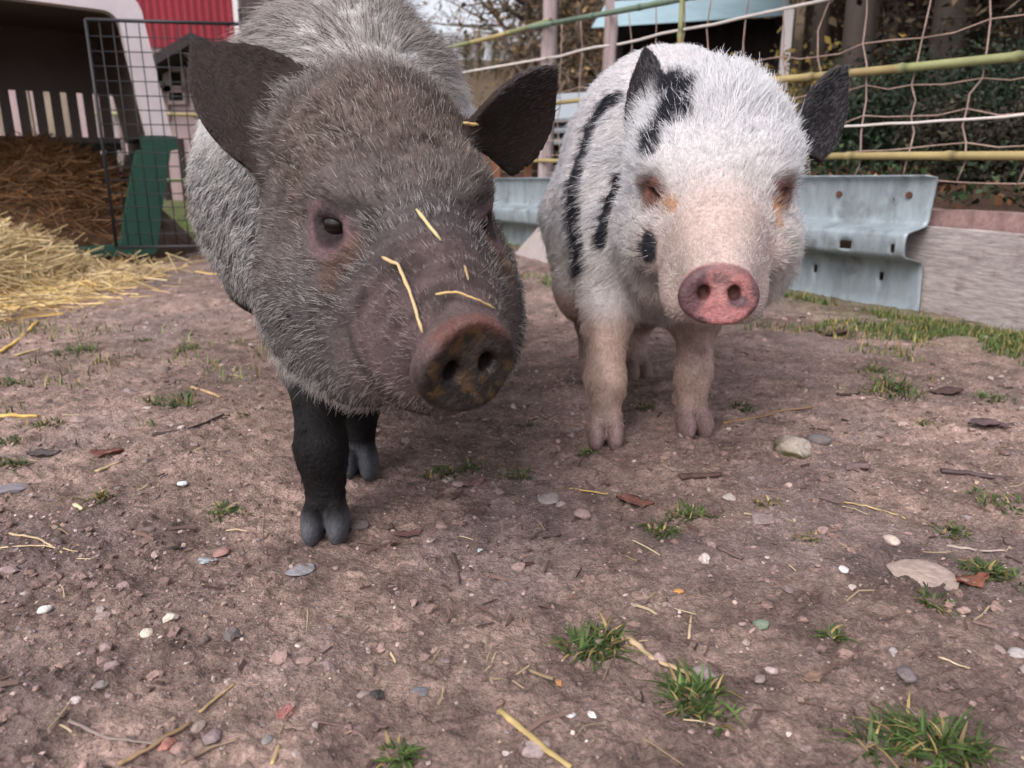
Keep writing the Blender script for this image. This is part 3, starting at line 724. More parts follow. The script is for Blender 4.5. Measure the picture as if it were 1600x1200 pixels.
plank('concrete_kerb', (1.02, 2.11), (1.40, 1.09), 0, .253, .07, M_conc, 'rough pinkish concrete kerb showing above the grey board', 'kerb', 30)

def netting():
    root = empty('wire_fence', fl(1.4, .3), 'rusty wavy wire netting stretched above the guard rail', 'fence')
    r = np.random.default_rng(3); m = MB()
    hs = [.326, .405, .472, .553, .672, .80]
    ss = np.arange(-.02, 2.95, .148)
    jx = r.normal(0, .012, (len(hs), len(ss))); jz = r.normal(0, .008, (len(hs), len(ss)))
    def node(i, j): return fl(ss[j]+jx[i, j], hs[i]+jz[i, j], .0)
    for i in range(len(hs)-1):
        pts = []
        for j in range(len(ss)):
            a = node(i, j); pts.append(a)
            if j < len(ss)-1: pts.append((a+node(i, j+1))/2+UP*r.normal(-.004, .004))
        m.tube(pts, .0019, 5)
    for j in range(len(ss)):
        pts = []
        for i in range(len(hs)):
            a = node(i, j); pts.append(a)
            if i < len(hs)-1: pts.append((a+node(i+1, j))/2+FD3*r.normal(0, .009))
        pts.append(fl(ss[j]+r.normal(0, .01), .93, 0)); m.tube(pts, .0023, 5)
    m.build('netting', M_wire, root, True)
    for z0, z1, rr in ((.812, .785, .0048), (.462, .466, .0036)):
        m = MB(); pts = [fl(s, z0+(z1-z0)*s/2.9+r.normal(0, .003), -.004) for s in np.linspace(0 if z0 > .6 else 1.25, 2.95, 24)]; m.tube(pts, rr, 6); m.build('fence_tape', M_tape, root, True)
netting()
def cane(name, a, b, r0, r1, mat, label, nodes=.28, sag=.0, seed=1, tint=None):
    r = np.random.default_rng(seed); a, b = np.array(a), np.array(b); L = np.linalg.norm(b-a); n = max(8, int(L/.014)); pts = []; rad = []; cols = []; off = r.random()*nodes
    m = MB()
    for i in range(n+1):
        t = i/n; p = a+(b-a)*t+np.array([0, 0, -sag*4*t*(1-t)+.004*math.sin(7*t+seed)]); pts.append(p)
        k = ((t*L+off) % nodes)/nodes; rad.append((r0+(r1-r0)*t)*(1.24 if k < .05 else 1)); cols.append(.5 if .05 <= k < .10 else 1.)
    m.tube(pts, rad, 10)
    V = np.concatenate(m.V); tt = np.repeat(np.arange(n+1)/n, 10); seg = np.floor((tt*L+off)/nodes).astype(int)
    rc = r.uniform(.8, 1.15, seg.max()+2); g = r.random(seg.max()+2) < .35
    c = np.stack([rc[seg]*np.where(g[seg], .72, 1), rc[seg]*np.where(g[seg], .98, 1), rc[seg]], 1)*np.repeat(cols, 10)[:, None]
    return tag(mesh_np(name, V, m.F, mat, c), label, 'bamboo pole', 'bamboo poles tied to the fences')
cane('bamboo_pole', fl(-.1, .392, -.014), fl(2.9, .373, -.014), .0085, .0115, M_bamboo, 'yellow bamboo pole lying just above the guard rail top', seed=4)
cane('bamboo_pole', fl(-.1, .625, -.016), fl(2.9, .582, -.016), .0085, .012, M_bamboo, 'thick yellow bamboo pole crossing the netting behind the white pig ears', seed=6)
cane('bamboo_pole', fl(-.06, .935, -.05), fl(2.0, .845, -.05), .009, .013, M_green, 'greenish grey pole along the top edge of the netting', seed=8)
cane('bamboo_pole', fl(.942, 0, -.075), fl(.955, 1.35, -.075), .0085, .008, M_bamboo, 'thin upright yellow bamboo cane before the blue shelter roof', seed=2)
cane('bamboo_pole', (F0[0]+.02, F0[1]-.05, .955), (-.62, 4.42, .90), .011, .008, M_bamboo, 'straw coloured bamboo pole running back from the tall fence post', seed=3)
cane('bamboo_pole', (-2.75, 5.3, .70), (-1.5, 5.5, .70), .012, .012, M_bamboo, 'upper pale pole of the back fence beside the dark wire door', seed=12)
cane('bamboo_pole', (-2.75, 5.3, .275), (-1.5, 5.5, .285), .012, .012, M_bamboo, 'lower pale pole of the back fence beside the dark wire door', seed=13)
def post(name, x, y, z0, z1, r0, r1, label, mat=M_post, lean=0.):
    m = MB(); rr = np.random.default_rng(int(abs(x)*1000)); n = 14
    m.tube([(x+lean*i/n+rr.normal(0, .002), y, z0+(z1-z0)*i/n) for i in range(n+1)], [r0+(r1-r0)*i/n+rr.normal(0, .0012) for i in range(n+1)], 9)
    return tag(m.build(name, mat, None, True), label, 'post', 'fence posts')
post('fence_post', F0[0], F0[1]+.02, -.05, 1.75, .036, .031, 'tall weathered grey post at the fence corner between the pigs', lean=.03)
q = F0+FD*.48; post('fence_post', q[0], q[1]-.03, -.05, .925, .017, .015, 'short pinkish grey stake left of the blue shelter roof', lean=.0)
post('fence_post', -2.62, 5.38, -.05, .85, .035, .03, 'stubby grey post holding the back fence poles')
post('fence_post', -1.55, 5.52, -.05, .85, .035, .03, 'grey post of the back fence behind the grey pig')
def cord(name, pts, r, mat, label, cat):
    m = MB(); m.tube(pts, r, 6); return tag(m.build(name, mat, None, True), label, cat)
cord('white_tape', [(F0[0], F0[1]-.03, .81), (-.25, 3.98, .80), (-.62, 4.42, .80)], .0045, M_tape, 'pale fence tape running back from the tall corner post', 'tape')
# leaning slab before the rail
def slab():
    a, b = gp(800, 396), gp(886, 420); a[2] = b[2] = -.01
    t = P(872, 322, 3.14); d = unit(b-a); n = unit(np.cross(d, t-a)); n = -n if n[1] > 0 else n
    tri = [a, b+d*.06, t+d*.13+UP*.02, t-d*.005]
    V = [p for p in tri]+[p-n*.028 for p in tri]
    F = [(0, 1, 2, 3), (7, 6, 5, 4)]+[(i, i+4, (i+1) % 4+4, (i+1) % 4) for i in range(4)]
    tag(mesh_np('stone_slab', V, F, M_slab, smooth=False), 'flat grey slab leaning on the guard rail between the two pigs', 'slab')
slab()

# ------------------------------------------------------------------ pet carrier with straw
M_white = material('white plastic', (.62, .55, .58), .5, .4, attr=True, noise=(7, .85, 1.1))
M_dkgreen = material('dark green plastic', (.016, .062, .045), .45, .4, attr=True, noise=(9, .75, 1.2))
M_black = material('black wire', (.018, .018, .022), .5, .4)
def carrier():
    R0 = np.array([-1.37, 3.06, 0]); wr = unit(np.array([.83, .55, 0])); dp = np.array([-wr[1], wr[0], 0])
    Wd = 1.02; C0 = R0-wr*Wd/2
    root = empty('pet_carrier', C0, 'big pet carrier with white top and dark green base, full of straw', 'pet carrier')
    def pt(a, v, z): return C0+wr*a+dp*v+UP*z
    ZJ = .475
    def cont(ins):                                            # upper arch, from right foot to left foot
        pts = []; top = .985-ins; hw0 = .585-ins; hw1 = .520-ins; rad = max(.10-ins*.5, .03)
        def side(z): return hw0+(hw1-hw0)*(z-ZJ)/(.985-ZJ)
        for z in np.linspace(ZJ, top-rad, 6): pts.append((side(z), z))
        for k in range(1, 6):
            w = k/6*math.pi/2; pts.append((side(top-rad)-rad*(1-math.cos(w)), top-rad+rad*math.sin(w)))
        pts.append((side(top-rad)-rad, top)); pts.append((0, top+.012))
        return pts+[(-a, z) for a, z in reversed(pts[:-1])]
    def low(ins):
        hw0, hw1 = .48-ins, .60-ins; b = .03+ins*.35
        return [(hw1, ZJ-.002), (hw1, ZJ-.05), (hw1-.025, ZJ-.055), (hw0+.02, b+.09), (hw0+.005, b+.02), (hw0-.01, b), (-hw0+.01, b), (-hw0-.005, b+.02), (-hw0-.02, b+.09), (-hw1+.025, ZJ-.055), (-hw1, ZJ-.05), (-hw1, ZJ-.002)]
    def strip(m, A, va, B, vb, col=(1, 1, 1)):
        n = len(A); V = [pt(a, va, z) for a, z in A]+[pt(a, vb, z) for a, z in B]
        m.add(V, [(i, i+1, n+i+1, n+i) for i in range(n-1)], col)
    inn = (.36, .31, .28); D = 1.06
    def shell(cf, mat, name, fr, ztop, zbot, slot, colin):
        m = MB(); O, I, Fm = cf(0), cf(.022), cf(fr)
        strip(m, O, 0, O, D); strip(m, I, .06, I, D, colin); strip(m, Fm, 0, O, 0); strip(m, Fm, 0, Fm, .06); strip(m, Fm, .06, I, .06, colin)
        for A, B, va, vb in ((O, I, .06, D),):
            for k in (0, -1):
                m.add([pt(O[k][0], 0, O[k][1]), pt(Fm[k][0], 0, Fm[k][1]), pt(I[k][0], D, I[k][1]), pt(O[k][0], D, O[k][1])], [(0, 1, 2, 3)])
        # back wall with upright vents
        x = -.50; hw = .545
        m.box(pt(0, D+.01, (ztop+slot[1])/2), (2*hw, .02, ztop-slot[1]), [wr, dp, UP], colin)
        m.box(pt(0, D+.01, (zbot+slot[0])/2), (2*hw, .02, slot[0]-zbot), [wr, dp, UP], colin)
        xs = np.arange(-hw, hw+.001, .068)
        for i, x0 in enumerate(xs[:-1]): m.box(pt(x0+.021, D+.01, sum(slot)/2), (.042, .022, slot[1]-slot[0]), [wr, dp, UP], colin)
        return m.build(name, mat, root)
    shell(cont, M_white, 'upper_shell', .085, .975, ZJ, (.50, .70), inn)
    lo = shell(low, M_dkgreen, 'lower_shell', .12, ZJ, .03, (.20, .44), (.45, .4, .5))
    # door swung open beside the front, welded wire
    a = P(158, 210, 2.76); b = P(391, 210, 2.84); a[2] = b[2] = 0; zb, zt = .070, .850; m = MB(); dd = b-a; L = np.linalg.norm(dd)
    for k in range(int(L/.043)+1):
        p = a+unit(dd)*k*.043; m.tube([p+UP*zb, p+UP*zt], .0021, 5)
    for k in range(int((zt-zb)/.0485)+1): m.tube([a+UP*(zb+k*.0485), b+UP*(zb+k*.0485)], .0021, 5)
    dr = m.build('wire_door', M_black, root, True)
    m = MB()
    for p0, p1 in ((a+UP*zb, b+UP*zb), (a+UP*zt, b+UP*zt), (a+UP*zb, a+UP*zt), (b+UP*zb, b+UP*(zt+.05))): m.tube([p0, p1], .0062, 8)
    m.build('door_frame', M_black, dr, True)
carrier()
def straws(name, spots, n, col0, col1, lrange, wid, tilt, seed, label_kind, mat, curve=.12):
    """spots: function(rng, n) -> points on the heap surface; one mesh of bent flat straws"""
    r = np.random.default_rng(seed); c = spots(r, n); L = r.uniform(*lrange, n)*np.exp(r.normal(0, .2, n)); az = r.uniform(0, 2*math.pi, n); el = r.normal(0, tilt, n)
    d = np.stack([np.cos(az)*np.cos(el), np.sin(az)*np.cos(el), np.sin(el)], 1)
    s = np.cross(d, r.normal(0, 1, (n, 3))); s /= np.linalg.norm(s, axis=1)[:, None]; t = np.cross(d, s)
    w = wid*np.exp(r.normal(0, .35, n)); bend = r.normal(0, curve, n)*L
    V = np.zeros((n, 9, 3)); 
    for k, u in enumerate((-.5, 0, .5)):
        cc = c+d*(L*u)[:, None]+s*(bend*(u*u*4-1)*.5)[:, None]
        for j in range(3):
            a = 2*math.pi*j/3; V[:, k*3+j] = cc+(s*math.cos(a)+t*math.sin(a)*.55)*w[:, None]
    f = np.array([(k*3+j, k*3+(j+1) % 3, k*3+3+(j+1) % 3, k*3+3+j) for k in (0, 1) for j in range(3)])
    F = (np.arange(n)[:, None, None]*9+f[None]).reshape(-1, 4)
    mixv = r.random(n)[:, None]; col = (np.array(col0)*(1-mixv)+np.array(col1)*mixv)*r.uniform(.7, 1.25, n)[:, None]
    return V.reshape(-1, 3), F, np.repeat(col, 9, 0)
M_straw = material('straw', rough=.6, spec=.3, attr=True)
def heap(cx, cy, rx, ry, h, rot=0.):
    def z(x, y):
        u = (x-cx)*math.cos(rot)+(y-cy)*math.sin(rot); v = -(x-cx)*math.sin(rot)+(y-cy)*math.cos(rot)
        k = np.clip(1-(u/rx)**2-(v/ry)**2, 0, 1); return h*k**.8
    return z
def heaps():
    z1 = heap(-2.12, 2.45, .68, .95, .16, .30); z2 = heap(-2.05, 3.40, .62, .68, .40, .58)
    def inside(x, y):
        return (((x+1.37)*.83+(y-3.06)*.55) < -.06) & (((x+1.37)*-.55+(y-3.06)*.83) < 1.0) & (((x+1.37)*-.55+(y-3.06)*.83) > -.0)
    def spots(fz, cx, cy, sx, sy, test=None, deep=.05):
        def f(r, n):
            out = np.zeros((0, 3))
            while len(out) < n:
                x = cx+sx*r.normal(0, .5, 4*n).clip(-1.25, 1.25); y = cy+sy*r.normal(0, .5, 4*n).clip(-1.25, 1.25); z = fz(x, y)
                ok = np.ones(len(x), bool) if test is None else test(x, y)
                p = np.stack([x, y, gbase(x, y)+z+.004+r.random(len(x))*np.minimum(deep, .006+z*.4)], 1)[ok]; out = np.concatenate([out, p])
            return out[:n]
        return f
    def mound(fz, cx, cy, sx, sy, col, bumpy):
        g = np.linspace(-1.05, 1.05, 60); X, Y = np.meshgrid(cx+g*sx, cy+g*sy, indexing='ij'); x, y = X.ravel(), Y.ravel(); z = fz(x, y)
        p = np.stack([x, y, z], 1); z = z-.012+(fbm(p, 14, 3, 5)-.5)*bumpy*(z > .005); i = np.arange(59)[:, None]*60+np.arange(59)[None]; F = np.stack([i, i+60, i+61, i+1], -1).reshape(-1, 4)
        keep = (z[F] > -.004).any(1); return np.stack([x, y, z], 1), F[keep], np.tile(col, (len(x), 1))
    def notover(x, y): return ~((((x+1.37)*-.55+(y-3.06)*.83) > .02) & (((x+1.37)*.83+(y-3.06)*.55) > -.16))
    parts = [mound(z1, -2.02, 2.50, .85, 1.1, (.30, .19, .06), .05),
             straws('', spots(z1, -1.98, 2.40, .62, .88, notover), 11000, (.34, .235, .10), (.70, .56, .33), (.05, .2), .0017, .30, 31, None, None),
             straws('', spots(lambda x, y: x*0, -1.52, 2.12, .40, .58, notover, .008), 900, (.55, .37, .12), (.72, .56, .30), (.05, .2), .0018, .06, 33, None, None)]
    off = 0; Vs, Fs, Cs = [], [], []
    for V, F, C in parts: Vs.append(V); Fs.append(F+off); Cs.append(C); off += len(V)
    o = mesh_np('loose_straw', np.concatenate(Vs), np.concatenate(Fs), M_straw, np.concatenate(Cs), smooth=False)
    tag(o, 'heap of bright yellow straw spilling onto the dirt before the carrier', 'straw', kind='stuff')
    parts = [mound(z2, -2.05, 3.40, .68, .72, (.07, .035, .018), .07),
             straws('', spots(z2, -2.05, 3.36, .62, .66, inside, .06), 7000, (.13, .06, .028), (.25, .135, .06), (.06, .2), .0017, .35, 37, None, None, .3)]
    off = 0; Vs, Fs, Cs = [], [], []
    for V, F, C in parts: Vs.append(V); Fs.append(F+off); Cs.append(C); off += len(V)
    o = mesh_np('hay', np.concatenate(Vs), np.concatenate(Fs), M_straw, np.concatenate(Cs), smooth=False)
    tag(o, 'brown hay bedding piled inside the pet carrier', 'hay', kind='stuff')
heaps()

# ------------------------------------------------------------------ buildings behind
M_red = material('red corrugated metal', (.235, .022, .035), .5, .4, noise=(.8, .85, 1.1))
M_pale = material('pale boards', (.36, .27, .27), .85, noise=((6, 6, .5), .75, 1.15))
M_roofdark = material('dark roof', (.03, .022, .024), .8)
M_dark = material('dark opening', (.012, .010, .011), .9)
M_blue = material('blue corrugated sheet', (.29, .41, .46), .45, .4, noise=(3, .82, 1.1))
M_oldwood = material('dark old planks', (.026, .019, .018), .9, noise=((9, 9, 1), .6, 1.3))
M_trim = material('white trim', (.6, .56, .56), .6)
def corrugated(m, A, B, UPV, pitch, amp, nrm, th=.006):
    A, B, UPV = np.array(A, float), np.array(B, float), np.array(UPV, float); L = np.linalg.norm(B-A); n = int(L/pitch)*4; V = []
    for i in range(n+1):
        p = A+(B-A)*i/n+nrm*amp*math.sin(i*math.pi/2); V += [p, p+UPV]
    m.add(V, [(2*i, 2*i+2, 2*i+3, 2*i+1) for i in range(n)])
def barn():
    root = empty('red_barn', (-9, 17, 0), 'red corrugated metal barn behind the wire door', 'barn')
    m = MB(); corrugated(m, (-17, 16, 2.62), (-5.25, 16, 2.62), (0, 0, 3.8), .14, .022, np.array([0, -1., 0])); m.build('metal_cladding', M_red, root)
    m = MB(); m.box((-11.1, 16.1, 1.31), (11.5, .1, 2.62)); m.box((-5.36, 19.1, 3.2), (.1, 5.9, 6.4)); m.build('wall', M_pale, root)
    m = MB(); m.box((-5.22, 15.93, 4.5), (.10, .12, 3.8)); m.build('corner_trim', M_trim, root)
    m = MB(); m.add([(-17, 15.7, 6.4), (-5.1, 15.7, 6.4), (-5.1, 19, 8.4), (-17, 19, 8.4), (-17, 15.7, 6.5), (-5.1, 15.7, 6.5), (-5.1, 19, 8.5), (-17, 19, 8.5)], [(0, 1, 2, 3), (4, 5, 6, 7), (0, 1, 5, 4), (1, 2, 6, 5)]); m.build('roof', M_roofdark, root)
barn()
def shed():
    y = 9.4; x0, x1, xp = -4.34, -2.3, -3.45; gz = 0
    root = empty('wooden_shed', ((x0+x1)/2, y+.8, 0), 'pale wooden shed with dark overhanging roof below the red barn', 'shed')
    m = MB(); m.add([(x0+.1, y, -.1), (x1-.1, y, -.1), (x1-.1, y, 1.20), (xp, y, 1.60), (x0+.1, y, 1.20)], [(0, 1, 2, 3, 4)])
    m.box((x0+.12, y+.85, .7), (.06, 1.6, 1.0)); m.box((x1-.12, y+.85, .7), (.06, 1.6, 1.0)); m.build('wall', M_pale, root)
    m = MB()
    for a, b in (((x0, 1.20), (xp, 1.66)), ((xp, 1.66), (x1, 1.18))):
        V = []
        for yy in (y-.45, y+1.7):
            for p in (a, b): V += [(p[0], yy, p[1]), (p[0], yy, p[1]+.11)]
        m.add(V, [(0, 2, 3, 1), (4, 5, 7, 6), (0, 1, 5, 4), (2, 6, 7, 3), (1, 3, 7, 5), (0, 4, 6, 2)])
    m.build('roof', M_roofdark, root)
    for (px, py, w, h) in ((268, 127, .16, .2), (290, 130, .17, .18), (262, 160, .13, .33), (290, 152, .16, .12), (330, 130, .2, .2), (330, 165, .2, .2)):
        c = P(px, py, 9.05); c[1] = y; m = MB(); ww, hh = w/2, h/2
        m.box((c[0], y-.012, c[2]), (w, .02, h)); f = m.build('window', M_dark, root)
        m = MB()
        for (dx, dz, sx, sz) in ((0, hh+.02, w+.08, .04), (0, -hh-.02, w+.08, .04), (ww+.02, 0, .04, h), (-ww-.02, 0, .04, h)): m.box((c[0]+dx, y-.03, c[2]+dz), (sx, .05, sz))
        m.build('window_frame', M_pale, f)
    m = MB(); 
    for k in range(9): m.box((x0+.25+k*.22, y-.02, .32), (.06, .03, .75))
    m.build('cladding_strip', M_oldwood, root)
shed()
def slat_fence():
    root = empty('slat_fence', (-3.4, 5.6, 0), 'pale slatted fence seen through the vents of the pet carrier', 'fence')
    m = MB(); r = np.random.default_rng(2)
    for k in range(16): m.box((-5.3+k*.15, 5.6, .62), (.085, .02, 1.2+r.normal(0, .04)), col=(1, 1, 1))
    for z in (.3, .95): m.box((-4.17, 5.63, z), (2.36, .03, .09))
    m.build('slat', material('pale slats', (.25, .195, .15), .8, noise=(3, .6, 1.2)), root)
slat_fence()
def shelter():
    root = empty('animal_shelter', (1.4, 6.6, .2), 'open shelter with a pale blue corrugated roof and dark inside', 'shelter')
    m = MB(); A = P(924, 44, 6.0); B = P(1238, 24, 6.5); T = np.array([.22, .9, .36])
    corrugated(m, A, A+T, B-A, .076, .010, unit(np.cross(B-A, T))); sh = m.build('roof', M_blue, root, True); sh.modifiers.new('solid', 'SOLIDIFY').thickness = .004
    gz = float(gbase(1.4, 7)); m = MB()
    m.box((1.62, 7.5, .7), (1.5, .05, 1.9)); m.box((.90, 7.2, .65), (.04, .6, 1.8)); m.box((2.36, 7.3, .7), (.05, .5, 1.9)); m.build('wall', M_oldwood, root)
    for px, yy in ((945, 6.15), (1211, 6.55)):
        m = MB(); x = (px-800)/1200*yy*.963; m.box((x, yy, .75), (.06, .06, 1.6)); m.build('post', M_trim if px > 1000 else M_post, root)
shelter()
def timber():
    root = empty('timber_stack', (.25, 5.2, 0), 'stack of reddish timber under grey metal sheets behind the fence', 'timber stack')
    m = MB(); r = np.random.default_rng(8)
    for k in range(9):
        for j in range(3): m.box((.25+r.normal(0, .03), 5.15+j*.12, .06+k*.062), (1.0, .1, .05), col=(r.uniform(.6, 1.2),)*3)
    for x in (-.1, .1, .33): m.box((x, 5.02, .3), (.05, .04, .64), col=(1.2, .9, .7))
    m.build('timber', material('reddish timber', (.16, .095, .075), .85, attr=True, noise=(8, .6, 1.3)), root)
    m = MB()
    for k in range(3):
        c = np.array([.36+.02*k, 5.05, .60+k*.065]); m.box(c, (.75, .55, .018), [unit([1, .1, .06]), unit([-.1, 1, .35]), unit([-.05, -.35, 1])])
    m.build('cover_sheet', material('grey sheet', (.30, .33, .36), .5), root)
timber()

# ------------------------------------------------------------------ trees and shrubs
M_leaf = material('foliage', rough=.6, spec=.25, attr=True)
M_bark = material('bark', (.075, .058, .048), .9, noise=((20, 20, 3), .6, 1.3), bump=(30, .01))
M_farbark = material('hazed far bark', (.15, .118, .095), .9, noise=((20, 20, 3), .6, 1.3))  # bark colour lightened to paint distance haze onto the far trees
def cards(r, cen, sx, sy, col, var=.35, up=0.):
    n = len(cen); a = r.normal(0, 1, (n, 3)); a[:, 2] += up; a /= np.linalg.norm(a, axis=1)[:, None]; b = np.cross(a, r.normal(0, 1, (n, 3))); b /= np.linalg.norm(b, axis=1)[:, None]
    s = np.exp(r.normal(0, .3, n)); a = a*(sx*s)[:, None]; b = b*(sy*s)[:, None]
    V = np.stack([cen-a, cen-a*.1+b, cen+a, cen-a*.1-b], 1).reshape(-1, 3); F = np.arange(n*4).reshape(-1, 4)
    c = np.asarray(col)*np.exp(r.normal(0, var, n))[:, None]; return V, F, np.repeat(c, 4, 0)
TONE = 1.0
def tree_proto(kind, seed):
    r = np.random.default_rng(seed); root = bpy.data.objects.new('tree', None); S.collection.objects.link(root); m = MB(); ends = []
    H = 1.0
    if kind == 'conifer':
        m.tube([(0, 0, 0), (r.normal(0, .006), 0, .5), (0, 0, 1)], (.022, .014, .003), 6)
        n = 1500; t = r.random(n)**.75; rad = .19*(1-t)**.85*(.55+.45*np.sin(t*60+r.random()*9)**2); az = r.uniform(0, 2*math.pi, n); k = np.sqrt(r.random(n))
        cen = np.stack([np.cos(az)*rad*k, np.sin(az)*rad*k, .10+t*.9-.06*k*(1-t)], 1); V, F, c = cards(r, cen, .022, .008, (.040, .046, .026))
    else:
        lean = r.normal(0, .04); h0 = .30 if kind != 'leafy' else .22
        trunk = [(0, 0, 0), (lean*.3, r.normal(0, .01), .3), (lean, r.normal(0, .02), .62), (lean*1.3, 0, .95)]; m.tube(trunk, (.020, .016, .010, .002), 7)
        tr = np.array(trunk)
        for i in range(16 if kind == 'bare' else 11):
            z = r.uniform(h0, .85); k = np.interp(z, tr[:, 2], np.arange(4)); p = tr[int(k)]+(tr[min(int(k)+1, 3)]-tr[int(k)])*(k-int(k)); az = r.uniform(0, 2*math.pi); L = r.uniform(.15, .34)*(1.15-z*.7); up = r.uniform(.2, .9)
            d = np.array([math.cos(az), math.sin(az), up])*L; mid = p+d*.5+np.array([0, 0, -.02])+r.normal(0, .012, 3); m.tube([p, mid, p+d], (.0075, .005, .0012), 5); ends += [mid, p+d, p+d*.75]
            for q in range(4 if kind == 'bare' else 2):
                s = p+d*r.uniform(.35, .95); d2 = r.normal(0, .08, 3)+d*.35+np.array([0, 0, .03]); m.tube([s, s+d2*.6+r.normal(0, .01, 3), s+d2], (.0032, .002, .0007), 4); ends.append(s+d2)
        ends = np.array(ends)
        if kind == 'bare': n = 1100; cen = ends[r.integers(len(ends), size=n)]+r.normal(0, .045, (n, 3)); V, F, c = cards(r, cen, .026, .0016, (.10, .078, .055), .35, .5); V2, F2, c2 = cards(r, ends[r.integers(len(ends), size=900)]+r.normal(0, .04, (900, 3)), .0065, .0038, (.12, .075, .035)); F = np.concatenate([F, F2+len(V)]); V = np.concatenate([V, V2]); c = np.concatenate([c, c2])
        else: n = 7000; cen = ends[r.integers(len(ends), size=n)]+r.normal(0, .055, (n, 3)); V, F, c = cards(r, cen, .0058, .0030, (.026, .027, .014) if kind == 'leafy' else (.055, .038, .022), .45)
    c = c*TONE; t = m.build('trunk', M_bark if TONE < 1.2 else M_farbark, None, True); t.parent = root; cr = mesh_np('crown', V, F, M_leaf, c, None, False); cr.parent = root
    return root
def copy_tree(o):
    c = o.copy(); S.collection.objects.link(c)
    for ch in o.children: d = ch.copy(); S.collection.objects.link(d); d.parent = c
    return c
def plant(kinds, spots, names, labels, group, seed):
    r = np.random.default_rng(seed); protos = {}
    for (x, y, h, ki) in spots:
        kd = kinds[ki % len(kinds)]; key = (kd, ki)
        if key not in protos: protos[key] = tree_proto(kd, seed*10+ki); o = protos[key]
        else: o = copy_tree(protos[key])
        h = min(h, max(.8, .168*y-float(gbase(x, y)))) if -.135 < x/y < .032 else h
        o.name = names[kd]; o.location = (x, y, float(gbase(x, y))-.05); o.scale = (h*r.uniform(.85, 1.2), h*r.uniform(.85, 1.2), h); o.rotation_euler = (0, 0, r.uniform(0, 6.28))
        tag(o, labels[kd], 'tree', group)
r = np.random.default_rng(21); TONE = 1.7  # raised tone puts haze into the colours of the far trees
NM = {'conifer': 'conifer_tree', 'bare': 'bare_tree', 'leafy': 'leafy_tree', 'brown': 'autumn_tree'}
sp = []
for i in range(74):
    y = r.uniform(24, 62); a = r.uniform(-.42, .34); h = r.uniform(4.2, 6.6)*(.8+.006*y); sp.append((a*y, y, h, int(r.integers(0, 6))))
sp += [(-.055*58, 58, 6.6, 0), (-.085*58, 58, 6.0, 3), (-.02*52, 52, 7, 3), (.01*50, 50, 7.5, 0), (-.33*45, 45, 5, 0), (-.345*45, 45, 5.6, 3)]
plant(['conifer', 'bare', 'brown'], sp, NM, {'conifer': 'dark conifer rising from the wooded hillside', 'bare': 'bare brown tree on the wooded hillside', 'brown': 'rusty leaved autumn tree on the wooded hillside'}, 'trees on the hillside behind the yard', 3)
sp = []
for i in range(18):
    a = r.uniform(.02, .30); y = r.uniform(10, 20); sp.append((a*y, y, r.uniform(3.5, 6.5), int(r.choice([1, 2, 4, 5]))))
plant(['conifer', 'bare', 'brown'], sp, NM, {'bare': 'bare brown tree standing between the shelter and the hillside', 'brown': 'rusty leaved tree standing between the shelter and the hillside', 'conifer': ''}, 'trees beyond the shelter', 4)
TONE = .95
sp = []
for i in range(52):
    a = r.uniform(.36, .86); y = r.uniform(4.2, 15); sp.append((a*y, y, r.uniform(3.4, 7)*(.7+.03*y), int(r.integers(0, 6))))
plant(['bare', 'leafy', 'bare', 'brown'], sp, NM, {'bare': 'bare dark tree in the woods behind the netting', 'leafy': 'dark green leafy tree in the woods behind the netting', 'brown': 'brown leaved tree in the woods behind the netting'}, 'trees in the woods behind the netting', 5)
def shrub(x, y, rad, h, n, col, sx, sy, name, label, group=None, seed=0):
    r = np.random.default_rng(seed); z0 = float(gbase(x, y)); root = empty(name, (x, y, z0), label, 'shrub', group); m = MB(); ends = []
    for i in range(11):
        az = r.uniform(0, 6.28); d = np.array([math.cos(az)*rad*r.uniform(.3, .9), math.sin(az)*rad*r.uniform(.3, .9), h*r.uniform(.5, .95)]); b = np.array([x, y, z0-.02]); m.tube([b, b+d*.5+r.normal(0, .03, 3), b+d], (.008, .006, .002), 5); ends += [b+d, b+d*.7, b+d*.45]
    m.build('stem', M_bark, root, True); ends = np.array(ends); cen = ends[r.integers(len(ends), size=n)]+r.normal(0, .16*max(rad, h*.6), (n, 3)); cen[:, 2] = np.maximum(cen[:, 2], z0+.01)
    V, F, c = cards(r, cen, sx, sy, col, .4, .3); mesh_np('foliage', V, F, M_leaf, c, root, False)
shrub(2.0, 5.4, .42, 1.1, 3200, (.16, .115, .03), .022, .012, 'yellow_shrub', 'yellow leaved shrub right of the blue shelter roof', None, 2)
for i, (x, y, rd, h) in enumerate([(1.62, 2.75, .30, .26), (2.05, 2.62, .36, .30), (1.95, 3.3, .42, .5), (2.55, 3.35, .5, .45), (1.55, 3.6, .4, .38), (2.2, 4.2, .6, .5), (3.1, 4.2, .6, .5), (1.5, 4.5, .45, .5), (3.0, 5.2, .8, .6), (1.75, 2.15, .26, .22), (3.9, 5.4, .8, .7), (2.5, 6.0, .8, .8), (3.6, 7.2, 1.2, 1.0), (5.2, 7.5, 1.2, 1.0)]):
    shrub(x, y, rd, h, 6500, (.014, .024, .012) if i % 3 else (.030, .026, .017), .0078+.0014*(y-2), .0043+.0007*(y-2), 'evergreen_shrub', 'dark green shrub on the bank behind the wire netting', 'shrubs on the bank behind the netting', 50+i)
